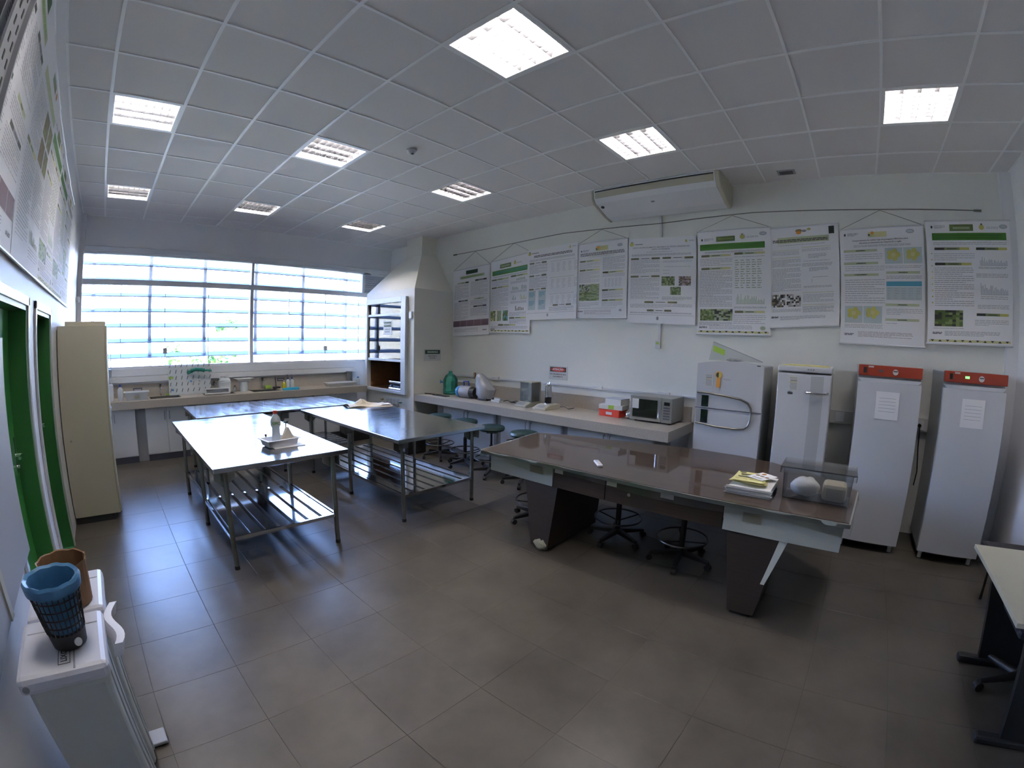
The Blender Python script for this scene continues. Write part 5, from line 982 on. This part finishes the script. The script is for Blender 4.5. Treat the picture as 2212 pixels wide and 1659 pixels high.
obj('bin_liner', MB().lathe([(r0-.004,.05),(r1-.006,hB),(r1+.006,hB+.008),(r1+.010,hB),(r1+.006,hB-.035),(r1-.002,hB-.05)][0:1]+[(r0,.01)]+[], n=28) if False else (lambda b: b)(MB()), M['bluep'], bk) if False else None
ln = MB(); prof = [(.02,.012),(r0-.01,.012),(r1-.008,hB),(r1+.004,hB+.006),(r1+.010,hB-.004),(r1+.006,hB-.035)]
for r_, z_ in prof:
    for k in range(36): q = r_*(1+.006*math.sin(k*2.3+z_*30)); ln.v.append((q*math.cos(k*PI/18), q*math.sin(k*PI/18), z_+.002*math.sin(k*1.7)*(z_ > .2)))
for i in range(len(prof)-1):
    for k in range(36): ln.f.append((i*36+k, i*36+(k+1) % 36, (i+1)*36+(k+1) % 36, (i+1)*36+k)); ln.m.append(0)
obj('bin_liner', ln, M['bluep'], bk, smooth=True)
obj('round_sticker', MB().cyl((.034,-.056,.03),(.037,-.061,.031),.014), M['labelw'], bk)
kb = thing('paper_bag', 'brown kraft paper bag standing open on the rear bin', 'bag', (.29,-.85,.867))
kp = MB(); prof = [(.02,.004),(.085,.002),(.09,.08),(.098,.165),(.100,.175),(.094,.172),(.086,.02)]
for r_, z_ in prof:
    for k in range(24): q = r_*(1+.02*math.sin(k*1.9+z_*25)); kp.v.append((q*math.cos(k*PI/12), q*math.sin(k*PI/12), z_+.004*math.sin(k*2.1)*(z_ > .15)))
for i in range(len(prof)-1):
    for k in range(24): kp.f.append((i*24+k, i*24+(k+1) % 24, (i+1)*24+(k+1) % 24, (i+1)*24+k)); kp.m.append(0)
obj('bag_body', kp, M['kraft'], kb)
# ================================================================ RIGHT DESK AND CHAIR
dk = thing('office_desk', 'beige office desk with black panel legs at the right edge', 'desk', (3.26,-4.20,0))
obj('desk_top', MB().box(2.76,YF+.02,.715,3.745,-3.755,.74), M['desk'], dk, world=True, bevel=.002)
for x in (3.62, 2.86):
    o = obj('desk_leg', MB().prism([(-3.98,.05),(-4.36,.05),(-4.36,.715),(-3.86,.715)], x-.02, x+.02, axis='x'), M['dark'], dk, world=True)
    obj('leg_foot', MB().box(x-.035,-4.50,0,x+.035,-3.84,.05), M['dark'], o, world=True, bevel=.015)
obj('modesty_panel', MB().box(2.88,-4.36,.30,3.60,-4.34,.715), M['dark'], dk, world=True)
ch = thing('office_chair', 'dark fabric swivel chair tucked under the beige desk', 'chair', (3.40,-4.20,0))
obj('column', MB().cyl((0,0,.08),(0,0,.42),.028), M['dark'], ch, smooth=True); obj('seat', MB().box(-.21,-.20,.42,.21,.20,.48), M['fab'], ch, bevel=.03)
for k in range(5):
    a = k*2*PI/5+.62; c, s = math.cos(a), math.sin(a); l = obj('base_leg', MB().cyl((0,0,.09),(.28*c,.28*s,.065),.03,.016), M['dark'], ch); obj('caster', MB().cyl((.28*c-.022*s,.28*s+.022*c,.03),(.28*c+.022*s,.28*s-.022*c,.03),.03), M['rubber'], l, smooth=True)
c2 = thing('visitor_chair', 'dark padded chair against the far right wall', 'chair', (4.44,-4.29,0))
obj('seat', MB().box(-.22,-.20,.42,.22,.20,.48), M['fab'], c2, bevel=.03); obj('backrest', MB().box(-.21,-.30,.60,.21,-.25,.86), M['fab'], c2, bevel=.025)
for x in (-.19, .19): obj('chair_leg', MB().tube([(x*.8,.08,0),(x*.8,.09,.41),(x,-.18,.41),(x,-.28,.80)], .012).tube([(x,-.18,0),(x,-.17,.42)], .012), M['dark'], c2, smooth=True)
for o in [o for o in bpy.data.objects if o.type == 'EMPTY' and len(o.children) == 1 and not o.children[0].children]:
    c = o.children[0]; Mx = o.matrix_basis @ c.matrix_local; nm = o.name
    c.parent = None; c.matrix_basis = Mx
    for k in ('label', 'category', 'group'):
        if k in o: c[k] = o[k]
    bpy.data.objects.remove(o); c.name = nm
